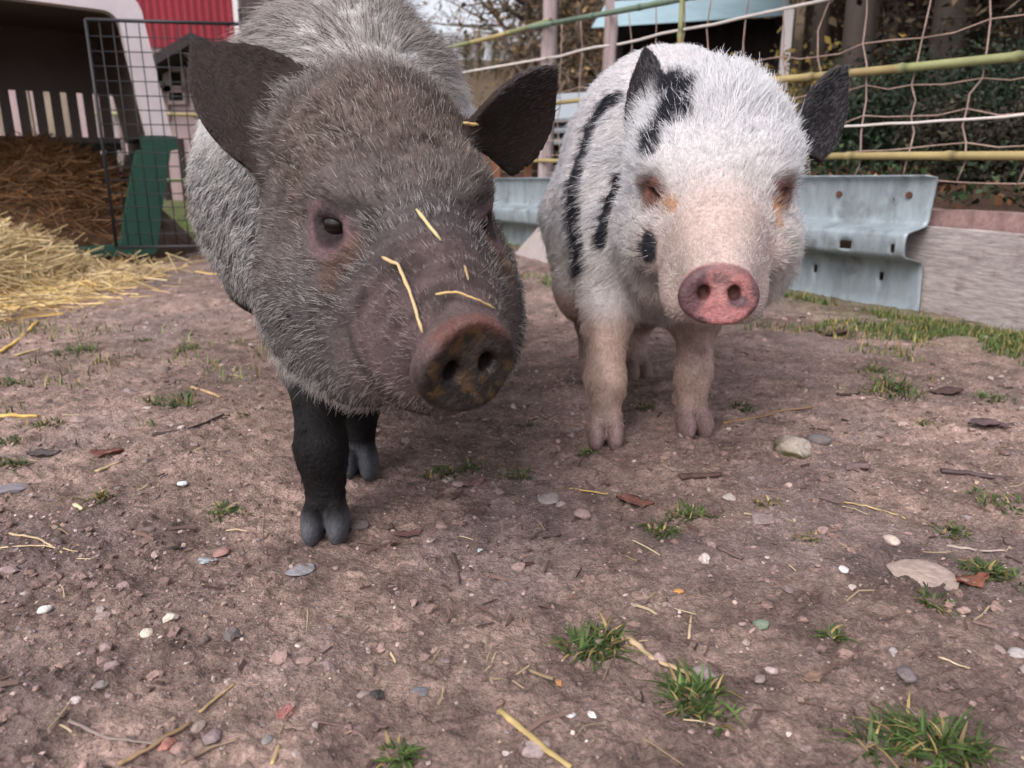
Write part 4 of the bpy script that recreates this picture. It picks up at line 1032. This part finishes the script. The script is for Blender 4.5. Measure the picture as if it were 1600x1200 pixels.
def undergrowth():
    r = np.random.default_rng(77); n = 34000; s = r.uniform(.4, 3.4, n); o = r.uniform(.22, 5, n)**1.0; p = np.array([F0+FD*a+FN*b for a, b in zip(s, o)]); z = gbase(p[:, 0], p[:, 1]); keep = fbm(np.stack([p[:, 0], p[:, 1], z*0], 1), 2.4, 2, 9) > .44
    p, z = p[keep], z[keep]; cen = np.stack([p[:, 0], p[:, 1], z+r.random(len(z))**2*.16], 1); V, F, c = cards(r, cen, .0105, .0062, (.018, .032, .013), .55, .4)
    V2, F2, c2 = cards(r, cen[:3500]*np.array([1, 1, 0])+np.stack([np.zeros(3500), np.zeros(3500), z[:3500]+.012], 1)+r.normal(0, .02, (3500, 3))*np.array([6, 6, .3]), .015, .009, (.10, .05, .025), .5)
    tag(mesh_np('undergrowth', np.concatenate([V, V2]), np.concatenate([F, F2+len(V)]), M_leaf, np.concatenate([c, c2]), smooth=False), 'ivy and fallen leaves covering the bank behind the netting', 'undergrowth', kind='stuff')
undergrowth()

# ------------------------------------------------------------------ things lying on the dirt
M_stone = material('stone', rough=.75, spec=.3, attr=True, noise=(120, .75, 1.2), bump=(220, .002))
M_grass = material('grass blades', rough=.55, spec=.3, attr=True)
def ico(sub):
    t = (1+5**.5)/2; V = [unit(v) for v in ((-1, t, 0), (1, t, 0), (-1, -t, 0), (1, -t, 0), (0, -1, t), (0, 1, t), (0, -1, -t), (0, 1, -t), (t, 0, -1), (t, 0, 1), (-t, 0, -1), (-t, 0, 1))]
    F = [(0, 11, 5), (0, 5, 1), (0, 1, 7), (0, 7, 10), (0, 10, 11), (1, 5, 9), (5, 11, 4), (11, 10, 2), (10, 7, 6), (7, 1, 8), (3, 9, 4), (3, 4, 2), (3, 2, 6), (3, 6, 8), (3, 8, 9), (4, 9, 5), (2, 4, 11), (6, 2, 10), (8, 6, 7), (9, 8, 1)]
    for _ in range(sub):
        c = {}; G_ = []
        def mid(a, b):
            k = (min(a, b), max(a, b))
            if k not in c: V.append(unit(V[a]+V[b])); c[k] = len(V)-1
            return c[k]
        for a, b, d in F: x, y, z = mid(a, b), mid(b, d), mid(d, a); G_ += [(a, x, z), (b, y, x), (d, z, y), (x, y, z)]
        F = G_
    return np.array(V), np.array(F)
I0, I1, I3 = ico(0), ico(1), ico(3)
def stone(px, py, wpx, hgt, col, label, name='stone', seed=0, angular=.3, cat='stone', moss=False, flat=.5):
    c = gp(px, py); s = np.linalg.norm(c-CAM)*wpx/FPX/2; V, F = I3; r = np.random.default_rng(seed+px)
    v = V.copy(); nn = (fbm(V+r.random(3)*50, 1.3, 2, seed)-.5); v = V*(1+nn*angular*1.6)[:, None]
    for k in range(7):
        a = unit(r.normal(0, 1, 3)); d = r.uniform(.62, .9); e = np.maximum(v@a-d, 0); v = v-e[:, None]*a*angular*2.4
    v = v+V*((fbm(V*1+9, 5, 2, seed)-.5)*.08)[:, None]
    az = r.uniform(0, 3.14); R = np.array([[math.cos(az), -math.sin(az), 0], [math.sin(az), math.cos(az), 0], [0, 0, 1]])
    v = v*np.array([1, r.uniform(.65, .85), flat*hgt])@R.T*s
    cc = np.array(col)*(.75+.5*fbm(V+seed, 3, 3, 6))[:, None]
    if moss: w = sstep(.35, -.3, V[:, 2]+(fbm(V, 3, 2, 8)-.5))[:, None]; cc = cc*(1-w)+np.array([.085, .08, .03])*w
    o = mesh_np(name, v+np.array([c[0], c[1], c[2]+flat*hgt*s*.35]), F, M_stone, cc); tag(o, label, cat); return o
ST = [(1237, 706, 78, .9, (.46, .40, .34), 'pale jagged rock with mossy sides lying right of the white pig', dict(moss=True, angular=.55, name='rock')),
 (1279, 690, 38, .9, (.19, .165, .165), 'smooth grey pebble touching the mossy rock', dict(angular=.1)),
 (70, 954, 19, 1, (.75, .72, .68), 'small round white pebble at the left edge of the dirt', dict(angular=.1)),
 (77, 936, 12, 1, (.70, .69, .68), 'tiny white chip just above the round white pebble', {}),
 (229, 991, 22, .9, (.62, .55, .46), 'cream oval pebble right of the round white one', dict(angular=.1)),
 (268, 967, 25, .9, (.60, .52, .44), 'cream broken stone above the cream oval pebble', dict(angular=.5)),
 (285, 756, 15, .8, (.66, .70, .74), 'bright bluish white pebble left of the grey pig foreleg', {}),
 (1318, 891, 20, .8, (.72, .69, .68), 'bright white pebble on open dirt at right', {}),
 (1392, 846, 30, .8, (.58, .47, .42), 'cream oblong pebble above the bright white pebble', dict(angular=.15)),
 (1190, 978, 28, .9, (.17, .21, .16), 'dull green rounded stone', {}),
 (1060, 925, 16, .9, (.50, .26, .09), 'small orange pebble above the white chips', dict(angular=.15)),
 (873, 1068, 17, .6, (.46, .23, .11), 'flat orange brown chip near the long straw', dict(angular=.5)),
 (1101, 1057, 38, .9, (.31, .25, .25), 'pinkish grey stone at the tip of the thick pale stalk', {}),
 (838, 1172, 44, .8, (.36, .28, .27), 'pinkish stone lying on the thick yellow straw', dict(angular=.3)),
 (750, 862, 13, 1, (.50, .60, .62), 'tiny pale blue chip below the grey pig snout', dict(angular=.5)),
 (322, 878, 26, .7, (.38, .41, .44), 'square blue grey chip left of the grey pig hoof', dict(angular=.8)),
 (346, 864, 28, .6, (.33, .19, .17), 'pinkish stone behind the square blue grey chip', {}),
 (910, 806, 32, 1, (.34, .25, .23), 'pink brown lump between the two pigs front hooves', dict(angular=.4)),
 (856, 781, 42, .45, (.38, .32, .31), 'flat pale grey stone left of the pink brown lump', {}),
 (890, 1118, 20, .7, (.66, .62, .61), 'white flake, left one of the pair near the long straw', dict(angular=.6)),
 (925, 1118, 17, .7, (.74, .70, .68), 'white flake, right one of the pair near the long straw', dict(angular=.6)),
 (1445, 903, 100, .25, (.40, .31, .27), 'large flat pinkish stone half buried beside a grass tuft', dict(angular=.4)),
 (670, 846, 15, .9, (.52, .45, .40), 'small beige pebble right of the grey pig hoof', {}),
 (263, 1165, 27, .7, (.36, .16, .13), 'reddish flat stone near the bottom edge', dict(angular=.5)),
 (446, 1114, 30, .7, (.34, .15, .13), 'crumbly red stone at bottom left', dict(angular=.7)),
 (156, 1073, 24, .8, (.24, .20, .18), 'olive grey stone at bottom left', {}),
 (118, 1096, 17, .9, (.50, .42, .40), 'pale pebble next to the olive grey stone', {}),
 (418, 1157, 19, .9, (.24, .22, .21), 'dark grey oval pebble near the bottom edge', dict(angular=.1)),
 (310, 1138, 22, 1, (.30, .24, .20), 'brown grey pebble beside the short yellow stalk', {}),
 (333, 1153, 30, .9, (.22, .17, .17), 'dull purple grey stone near the bottom edge', {}),
 (18, 765, 46, .3, (.22, .20, .22), 'flat slate coloured stone at the left edge', dict(angular=.4)),
 (122, 659, 28, .8, (.34, .25, .23), 'pinkish rounded stone left of the dark stick', {}),
 (470, 892, 46, .3, (.25, .24, .26), 'flat blue grey stone below the grey pig hoof', {}),
 (590, 1086, 24, .9, (.05, .042, .042), 'black crumb of earth at bottom centre', dict(angular=.6)),
 (657, 1080, 26, .3, (.17, .17, .19), 'flat dark grey pebble right of the black crumb', {}),
 (1417, 1056, 34, .9, (.17, .14, .14), 'dark grey stone above the large corner tuft', dict(angular=.2)),
 (1395, 1020, 20, .9, (.40, .35, .34), 'pale chip with dark underside right of the green stone', dict(angular=.6)),
 (1205, 1050, 20, 1, (.48, .38, .36), 'pale pink upright pebble above the tuft at the bottom', {}),
 (1187, 1062, 21, .9, (.25, .20, .18), 'brown pebble beside the pale pink upright one', {}),
 (560, 824, 36, .9, (.20, .16, .16), 'dark rounded stone right of the grey pig hoof', {}),
 (1140, 778, 30, .6, (.48, .42, .38), 'whitish flat stone below the dark wood chip', dict(angular=.5)),
 (1190, 812, 46, .35, (.28, .22, .21), 'flat brownish stone below the whitish flat one', {}),
 (980, 1000, 26, .7, (.45, .33, .24), 'tan stone at the upper end of the thick pale stalk', {}),
 (1590, 1022, 26, .8, (.42, .38, .37), 'pale stone at the right edge', {}),
 (700, 752, 24, .9, (.38, .32, .27), 'beige pebble in front of the spread grass tuft', {}),
 (715, 758, 20, .9, (.36, .26, .24), 'pink pebble in front of the spread grass tuft', {})]
for i, (px, py, w, h, c, lb, kw) in enumerate(ST): stone(px, py, w, h, c, lb, seed=i, **kw)

def tuft(px, py, wpx, n, label, seed, hgt=1., yel=.15, name='grass_tuft'):
    c = gp(px, py); s = np.linalg.norm(c-CAM)*wpx*1.12/FPX/2; r = np.random.default_rng(seed*7+1); n = int(n*1.25)
    K = 5; a = r.uniform(0, 6.28, n); rr = np.sqrt(r.random(n))*s*.38; kc = r.integers(0, 5, n); ca_ = r.uniform(0, 6.28, 5); cr_ = s*r.uniform(.05, .72, 5); bx, by = c[0]+np.cos(a)*rr+(np.cos(ca_)*cr_)[kc], c[1]+np.sin(a)*rr+(np.sin(ca_)*cr_*.8)[kc]; bz = G(bx, by)-.002
    L = (s*r.uniform(.25, 1.1, n)*hgt*.62+.005)*r.uniform(.55, 1.15, 5)[kc]; az = a+r.normal(0, .9, n); out = r.uniform(.25, 1.5, n); d = np.stack([np.cos(az), np.sin(az), 0*az], 1); sd_ = np.stack([-np.sin(az), np.cos(az), 0*az], 1)
    w = .0010+.0008*r.random(n); V = np.zeros((n, K, 2, 3))
    for k in range(K):
        t = k/(K-1); p = np.stack([bx, by, bz], 1)+d*(L*out*t**1.5)[:, None]+UP*(L*(t*(.95-.58*np.minimum(out, 1.5)*t)))[:, None]
        for j, sg in enumerate((-1, 1)): V[:, k, j] = p+sd_*(w*sg*(1-t)**.6)[:, None]
    f = np.array([(2*k, 2*k+1, 2*k+3, 2*k+2) for k in range(K-1)]); F = (np.arange(n)[:, None, None]*2*K+f).reshape(-1, 4)
    y = (r.random(n) < yel)[:, None]; col = np.where(y, (.24, .175, .075), np.array([.055, .088, .024]))*np.exp(r.normal(0, .32, n))[:, None]
    o = mesh_np(name, V.reshape(-1, 3), F, M_grass, np.repeat(col, 2*K, 0)); tag(o, label, 'grass tuft', 'grass tufts in the dirt')
TF = [(910, 998, 120, 150, 'broad green grass tuft left of the thick pale stalk'), (1100, 1112, 150, 150, 'sprawling grass tuft below the pinkish grey stone', .75), (1448, 1168, 150, 170, 'largest lush grass tuft in the bottom right corner', .85),
 (1070, 806, 80, 90, 'grass tuft right of the brown curled leaf'), (1022, 828, 70, 70, 'low grass tuft just below the brown curled leaf'), (346, 800, 62, 80, 'bright grass tuft left of the grey pig foreleg'), (278, 631, 80, 90, 'grass tuft behind the dark stick'),
 (690, 738, 70, 70, 'thin grass spread below the grey pig chin'), (735, 728, 55, 55, 'sparse grass right of the thin spread below the chin'), (808, 745, 52, 60, 'small dark grass tuft between the pigs'), (1555, 786, 66, 70, 'grass tuft at the end of the dark bark strip'), (1487, 834, 60, 55, 'low grass tuft above the white twig'),
 (1542, 896, 82, 100, 'round grass tuft above a red brown leaf'), (1297, 993, 40, 28, 'small upright grass sprout right of the green stone', 1.3), (1470, 942, 50, 30, 'tiny grass sprout under the large flat stone', 1.2), (610, 1190, 60, 60, 'grass tuft cut by the bottom edge', 1.2), (12, 692, 50, 60, 'upper grass tuft at the left edge by the slate stone'),
 (12, 728, 50, 60, 'lower grass tuft at the left edge by the slate stone'), (60, 668, 64, 60, 'thin grass tuft left of the pinkish rounded stone'), (298, 544, 46, 60, 'grass tuft at the lower right end of the straw heap'), (130, 552, 80, 90, 'grass tuft in front of the straw heap'), (228, 533, 36, 40, 'little tuft touching the front of the straw heap'),
 (917, 706, 40, 50, 'tuft at the white pig front hoof'), (1160, 638, 50, 40, 'yellowish tuft right of the white pig foreleg'), (1410, 612, 110, 120, 'wide grass patch left of the dark bark piece'), (1546, 622, 60, 70, 'dense little grass tuft near the right edge'), (1365, 581, 50, 60, 'small tuft nearest the grass strip under the rail'),
 (1205, 787, 46, 40, 'faded tuft below the whitish flat stone'), (830, 664, 30, 34, 'little tuft between grey snout and white foreleg'), (1008, 640, 46, 40, 'dull tuft between the white pig forelegs'), (15, 602, 50, 50, 'tuft at the left edge below the straw heap'), (1258, 842, 50, 26, 'very thin faded grass sprout on open dirt'),
 (165, 778, 60, 34, 'brownish withered tuft left of the bright tuft'), (1460, 665, 40, 30, 'thin sprout left of the dark fallen leaf'), (378, 650, 26, 24, 'small dark tuft behind the end of the dark stick'), (845, 442, 60, 60, 'little grass at the foot of the leaning slab')]
for i, t in enumerate(TF): tuft(t[0], t[1], t[2], int(t[3]*1.15), t[4], i, *(t[5:6] or (.75,)), yel=.6 if 'wither' in t[4] or 'faded' in t[4] else .18)

def blades(name, pts, L, label, seed, base, kind='stuff'):
    r = np.random.default_rng(seed); n = len(pts); az = r.uniform(0, 6.28, n); d = np.stack([np.cos(az), np.sin(az), 0*az], 1); sd_ = np.stack([-np.sin(az), np.cos(az), 0*az], 1); l = L*np.exp(r.normal(0, .35, n)); o_ = r.uniform(.1, .9, n); w = .0017
    V = np.zeros((n, 6, 3))
    for k in range(3):
        t = k/2; p = pts+d*(l*o_*t*t)[:, None]+UP*(l*t*(1-.3*o_*t))[:, None]; V[:, 2*k] = p-sd_*w*(1-t*.9); V[:, 2*k+1] = p+sd_*w*(1-t*.9)
    f = np.array([(0, 1, 3, 2), (2, 3, 5, 4)]); F = (np.arange(n)[:, None, None]*6+f).reshape(-1, 4); y = (r.random(n) < .22)[:, None]
    c = np.where(y, (.30, .23, .08), base)*np.exp(r.normal(0, .3, n))[:, None]; tag(mesh_np(name, V.reshape(-1, 3), F, M_grass, np.repeat(c, 6, 0)), label, 'grass', kind=kind)
def grass_strips():
    r = np.random.default_rng(91); n = 27000; s = r.uniform(.7, 2.6, n); o = -.125-np.abs(r.normal(0, .23, n)); p = F0[None]+FD[None]*s[:, None]+FN[None]*o[:, None]; pn = np.stack([p[:, 0], p[:, 1], 0*s], 1)
    k = (fbm(pn, 7, 3, 14)+.16*(o > -.16)-.12*(o < -.42) > .54); p = p[k]; pts = np.stack([p[:, 0], p[:, 1], G(p[:, 0], p[:, 1])-.002], 1); blades('grass', pts, .015, 'short green grass strip along the foot of the guard rail', 1, (.075, .115, .032))
    n = 26000; x = r.uniform(-2.6, 1.0, n); y = r.uniform(3.2, 8, n)**1.0; k = (beyond(x, y) < -.1)&(fbm(np.stack([x, y, 0*x], 1), 1.6, 3, 18)+.12*np.clip(y-3.6, -1, 1) > .50); x, y = x[k], y[k]
    blades('grass', np.stack([x, y, G(x, y)-.002], 1), .032, 'patchy grass behind the pigs and the wire door', 2, (.095, .16, .035))
    n = 4200; x = r.uniform(-1.5, -.45, n); y = r.uniform(1.0, 1.9, n); k = (fbm(np.stack([x, y, 0*x], 1), 6, 3, 28) > .60); x, y = x[k], y[k]
    blades('grass', np.stack([x, y, G(x, y)-.002], 1), .016, 'sparse faded grass in front of the straw heap', 3, (.12, .15, .05))
grass_strips()
def scatter_xy(r, n, y0=.3, y1=4.2, pw=1.6):
    y = y0*np.exp(r.random(n)**(1/pw)*math.log(y1/y0)); x = r.uniform(-1, 1, n)*(y+.3)*.86; k = beyond(x, y) < -.12; return x[k], y[k]
def gravel():
    r = np.random.default_rng(55); Vs, Fs, Cs = [], [], []; off = 0
    pal = np.array([(.26, .18, .16), (.30, .22, .20), (.22, .16, .155), (.36, .29, .27), (.20, .165, .16), (.44, .38, .35), (.25, .16, .14), (.15, .11, .10), (.34, .25, .19)]); pw = np.array([.24, .2, .14, .1, .1, .04, .07, .08, .03]); pw /= pw.sum()
    for (base, n, lo, hi, smooth) in ((I1, 5200, .0020, .0075, 1), (I1, 16000, .0013, .0052, 2), (I0, 95000, .0007, .0026, 0)):
        x, y = scatter_xy(r, n, pw=1.9); nn = len(x); dens = fbm(np.stack([x, y, 0*x], 1), 3.2, 3, 44); k = r.random(nn) < np.clip((dens-.33)*3.2, .3, 1); x, y = x[k], y[k]; n = len(x)
        s = lo*(hi/lo)**(r.random(n)**(1.6 if smooth == 2 else 2.2)); z = G(x, y); V, F = base
        sc = np.stack([r.uniform(.8, 1.3, n), r.uniform(.7, 1.1, n), r.uniform(.4, .75, n)], 1)*s[:, None]; az = r.uniform(0, 6.28, n); ca, sa = np.cos(az), np.sin(az)
        v = V[None]*(1+r.normal(0, .13 if smooth == 1 else .24, (n, len(V), 1)))*sc[:, None, :]; tl = r.normal(0, .25, (n, 1)); vx = v[..., 0]*ca[:, None]-v[..., 1]*sa[:, None]; vy = v[..., 0]*sa[:, None]+v[..., 1]*ca[:, None]; vz = v[..., 2]+v[..., 0]*tl
        W_ = np.stack([vx+x[:, None], vy+y[:, None], vz+(z+s*.12)[:, None]], -1).reshape(-1, 3); Fs.append((np.arange(n)[:, None, None]*len(V)+F[None]).reshape(-1, 3)+off); Vs.append(W_); off += len(W_)
        c = (1.15*pal[r.choice(len(pal), size=n, p=pw)] if smooth != 2 else np.array([.215, .145, .125])*np.ones((n, 1)))*np.exp(r.normal(0, .2, n))[:, None]; Cs.append(np.repeat(c, len(V), 0))
    tag(mesh_np('gravel', np.concatenate(Vs), np.concatenate(Fs), M_stone, np.concatenate(Cs), smooth=False), 'small pebbles and grit scattered all over the dirt yard', 'gravel', kind='stuff')
    # litter: bits of straw, bark and leaf
    def sp(r, n): x, y = scatter_xy(r, n*2, pw=1.5); x, y = x[:n], y[:n]; return np.stack([x, y, G(x, y)+.0015], 1)
    V, F, C = straws('', sp, 330, (.34, .25, .15), (.50, .40, .26), (.008, .035), .0007, .06, 61, None, None); V2, F2, C2 = straws('', sp, 700, (.07, .045, .04), (.16, .10, .08), (.005, .026), .0013, .08, 62, None, None)
    tag(mesh_np('litter', np.concatenate([V, V2]), np.concatenate([F, F2+len(V)]), M_straw, np.concatenate([C, C2]), smooth=False), 'tiny bits of straw and bark strewn over the dirt', 'litter', kind='stuff')
gravel()
def stalk(pp, wpx, col, label, name='straw', cat='straw', lift=.35, flat=.6, seed=0):
    pts = [gp(*p) for p in pp]; w = np.linalg.norm(pts[0]-CAM)*wpx/FPX/2; r = np.random.default_rng(seed+pp[0][0]); Q = []
    for a, b in zip(pts[:-1], pts[1:]): Q += [a+(b-a)*t for t in np.linspace(0, 1, 7)[:-1]]
    Q.append(pts[-1]); Q = np.array(Q); Q[:, 2] = np.maximum(.35*G(Q[:, 0], Q[:, 1])+.65*np.mean(G(Q[:, 0], Q[:, 1])), G(Q[:, 0], Q[:, 1])-.003)+w*lift+.001; Q[1:-1] += r.normal(0, w*.25, Q[1:-1].shape)*np.array([.4, .4, .1])
    m = MB(); rad = w*np.linspace(1.1, .75, len(Q))*(1+r.normal(0, .07, len(Q))); m.tube(Q, rad, 7); V = np.concatenate(m.V); cm = Q.repeat(7, 0); V = cm+(V-cm)*np.array([1, 1, flat])
    c = np.array(col)*np.exp(np.repeat(r.normal(0, .12, len(Q)), 7))[:, None]; tag(mesh_np(name, V, m.F, M_straw, c), label, cat)
Y = (.42, .31, .15); Bn = (.30, .19, .11); Dk = (.055, .038, .035)
SK = [([(978, 1000), (1020, 1030), (1080, 1060)], 10, (.42, .31, .19), 'thick pale flat stalk right of the broad grass tuft'), ([(780, 1112), (835, 1158), (892, 1202)], 11, (.36, .27, .12), 'thick yellow straw under the pinkish stone at the bottom edge'),
 ([(1318, 784), (1360, 797), (1415, 810)], 4, Y, 'thin yellow straw on open dirt below the grey pebble'), ([(1130, 657), (1175, 655), (1215, 645), (1268, 638)], 7, Bn, 'bent brown twig right of the white pig front hoof', 'twig', 'twig'), ([(238, 682), (290, 672), (350, 654)], 7, Dk, 'dark rotten stick left of the grey pig', 'stick', 'stick'),
 ([(708, 868), (716, 892), (718, 918)], 5, (.10, .075, .07), 'short dark twig standing upright in view below the grey snout', 'twig', 'twig'), ([(0, 655), (60, 652)], 8, (.58, .40, .12), 'short bright yellow chip of straw at the left edge'), ([(312, 1116), (340, 1092), (368, 1068)], 5, (.36, .26, .13), 'slanting straw above the brown grey pebble'),
 ([(185, 1198), (240, 1168), (300, 1134)], 8, (.27, .18, .10), 'brown stalk rising from the bottom edge beside the reddish stone'), ([(108, 1128), (170, 1148), (250, 1170)], 5, (.22, .17, .15), 'grey brown twig ending at the reddish stone', 'twig', 'twig'), ([(283, 1190), (330, 1172), (372, 1155)], 6, (.24, .17, .12), 'brown twig below the purple grey stone', 'twig', 'twig'),
 ([(425, 1195), (437, 1168)], 6, Y, 'short yellow straw at the bottom edge'), ([(1076, 1002), (1080, 962)], 4, (.48, .37, .24), 'thin straw pointing away above the thick pale stalk'), ([(15, 834), (60, 845), (97, 860)], 4, (.50, .38, .24), 'pale straw at the left edge, upper of two'), ([(0, 858), (60, 858), (122, 864)], 3, (.50, .38, .24), 'pale straw at the left edge, lower of two'),
 ([(1470, 738), (1510, 742), (1572, 752)], 10, (.085, .06, .06), 'dark flat strip of bark at the right', 'bark_strip', 'bark'), ([(1062, 750), (1090, 747), (1126, 748)], 14, (.10, .06, .05), 'dark wood chip below the white pig forelegs', 'wood_chip', 'wood chip'), ([(1308, 620), (1340, 620)], 7, Dk, 'small black wood chip on the dirt at right', 'wood_chip', 'wood chip'),
 ([(1478, 856), (1520, 861), (1570, 862)], 5, (.36, .29, .25), 'whitish grey twig below the low tuft', 'twig', 'twig'), ([(1280, 778), (1312, 788)], 5, (.18, .12, .11), 'short purple brown twig left of the thin yellow straw', 'twig', 'twig'), ([(150, 738), (190, 722)], 6, (.48, .36, .22), 'pale split straw left of the brown withered leaf'), ([(118, 792), (128, 798)], 7, (.62, .54, .34), 'short cream chip of straw left of centre'),
 ([(1122, 857), (1160, 875)], 9, (.13, .09, .08), 'short dark bark piece below the flat brownish stone', 'bark_piece', 'bark'), ([(490, 1130), (540, 1134), (572, 1150)], 5, (.16, .10, .09), 'thin dark root at bottom centre', 'root', 'root'), ([(1466, 1030), (1515, 1046)], 4, (.50, .40, .28), 'pale straw above the large corner tuft'), ([(0, 552), (30, 530), (60, 505)], 6, (.56, .38, .11), 'long yellow straw sticking out at the front of the heap'),
 ([(25, 555), (62, 548)], 5, (.5, .4, .2), 'pale straw lying before the heap'), ([(300, 605), (345, 622)], 6, (.42, .28, .16), 'tan straw behind the dark stick'), ([(890, 764), (950, 776)], 4, (.50, .36, .13), 'yellow straw ending at the brown curled leaf')]
for i, t in enumerate(SK): stalk(t[0], t[1], t[2], t[3], *(t[4:6] or ('straw', 'straw')), seed=i)
M_dleaf = material('dead leaf', rough=.7, spec=.25, attr=True, noise=(120, .7, 1.2))
def leaf(px, py, wpx, col, label, seed):
    c = gp(px, py); s = np.linalg.norm(c-CAM)*wpx/FPX/2; r = np.random.default_rng(seed); n = 9; V = []; F = []; az = r.uniform(-.5, .5)
    for i in range(n):
        t = i/(n-1)*2-1; hw = .5*(1-abs(t)**1.8)**.8*(1+.25*r.normal())+.03
        for j in (-1, -.5, 0, .5, 1):
            x, y = t, hw*j; z = .22*abs(j)*(.6+.4*math.sin(3*t+seed))+.10*t*t+.04*r.normal(); V.append(c+s*np.array([x*math.cos(az)-y*math.sin(az), x*math.sin(az)+y*math.cos(az), z+.12]))
    for i in range(n-1):
        for j in range(4): F.append((i*5+j, i*5+j+1, i*5+6+j, i*5+5+j))
    o = mesh_np('dead_leaf', V, F, M_dleaf, np.tile(col, (len(V), 1))*(.8+.4*r.random((len(V), 1)))); o.modifiers.new('solid', 'SOLIDIFY').thickness = .0007; tag(o, label, 'leaf', 'dead leaves on the dirt')
for i, (px, py, w, c, lb) in enumerate([(992, 789, 60, (.17, .075, .06), 'brown curled dead leaf below the white pig'), (737, 759, 46, (.24, .14, .13), 'pale brown dead leaf below the grey pig snout'), (1518, 912, 52, (.19, .075, .05), 'red brown dead leaf under the round grass tuft'), (168, 712, 46, (.14, .055, .045), 'dark red withered leaf left of the dark stick'), (1478, 617, 50, (.09, .055, .05), 'dark dead leaf right of the wide grass patch'), (1547, 669, 56, (.12, .08, .085), 'purplish dead leaf near the right edge'), (70, 713, 40, (.10, .08, .08), 'grey dead leaf above the slate stone'), (640, 838, 42, (.15, .08, .075), 'crumpled reddish leaf right of the grey pig hoof'), (825, 883, 24, (.09, .05, .045), 'tiny dark leaf crumb on open dirt at centre'), (1300, 525, 46, (.10, .06, .055), 'dark leaf in the grass strip by the rail'), (1270, 1062, 34, (.20, .13, .10), 'tan leaf right of the sprawling tuft'), (1340, 735, 44, (.19, .13, .125), 'flat brown leaf stuck in the mud right of the mossy rock'), (590, 1140, 30, (.15, .10, .09), 'small brown leaf above the bottom edge tuft')]): leaf(px, py, w, c, lb, i+3)

# ------------------------------------------------------------------ straws stuck to the grey pig's face
def facestraw(pp, wpx, col, label, pg=grey):
    pts = [pg.hit(*p) for p in pp]; pts = [p+(CAM-p)/np.linalg.norm(CAM-p)*.010 for p in pts if p is not None]; w = np.linalg.norm(pts[0]-CAM)*wpx*.72/FPX/2; Q = []
    for a, b in zip(pts[:-1], pts[1:]): Q += [a+(b-a)*t for t in np.linspace(0, 1, 6)[:-1]]
    Q.append(pts[-1]); n_ = len(Q); rr_ = np.random.default_rng(pp[0][0]); Q = np.array(Q)+rr_.normal(0, w*.15, (n_, 3)); m = MB(); m.tube(Q, w*np.concatenate([[.55], np.linspace(1, .75, n_-2), [.4]])*(1+rr_.normal(0, .12, n_)), 5, np.array(col)*.85); tag(m.build('straw', M_straw, None, True), label, 'straw')
facestraw([(598, 402), (622, 414), (642, 462), (660, 520)], 9, (.62, .46, .24), 'long bent straw stuck to the side of the grey pig muzzle')
facestraw([(650, 327), (688, 375)], 10, (.60, .50, .26), 'short thick straw between the grey pig eyes')
facestraw([(680, 460), (712, 456), (742, 466), (775, 482)], 7, (.66, .46, .20), 'curved straw lying across the top of the grey snout')
facestraw([(724, 192), (748, 196)], 9, (.60, .42, .18), 'small yellow straw flake on the grey pig forehead')
facestraw([(726, 414), (732, 438)], 7, (.42, .30, .16), 'short dull straw on the bridge of the grey snout')
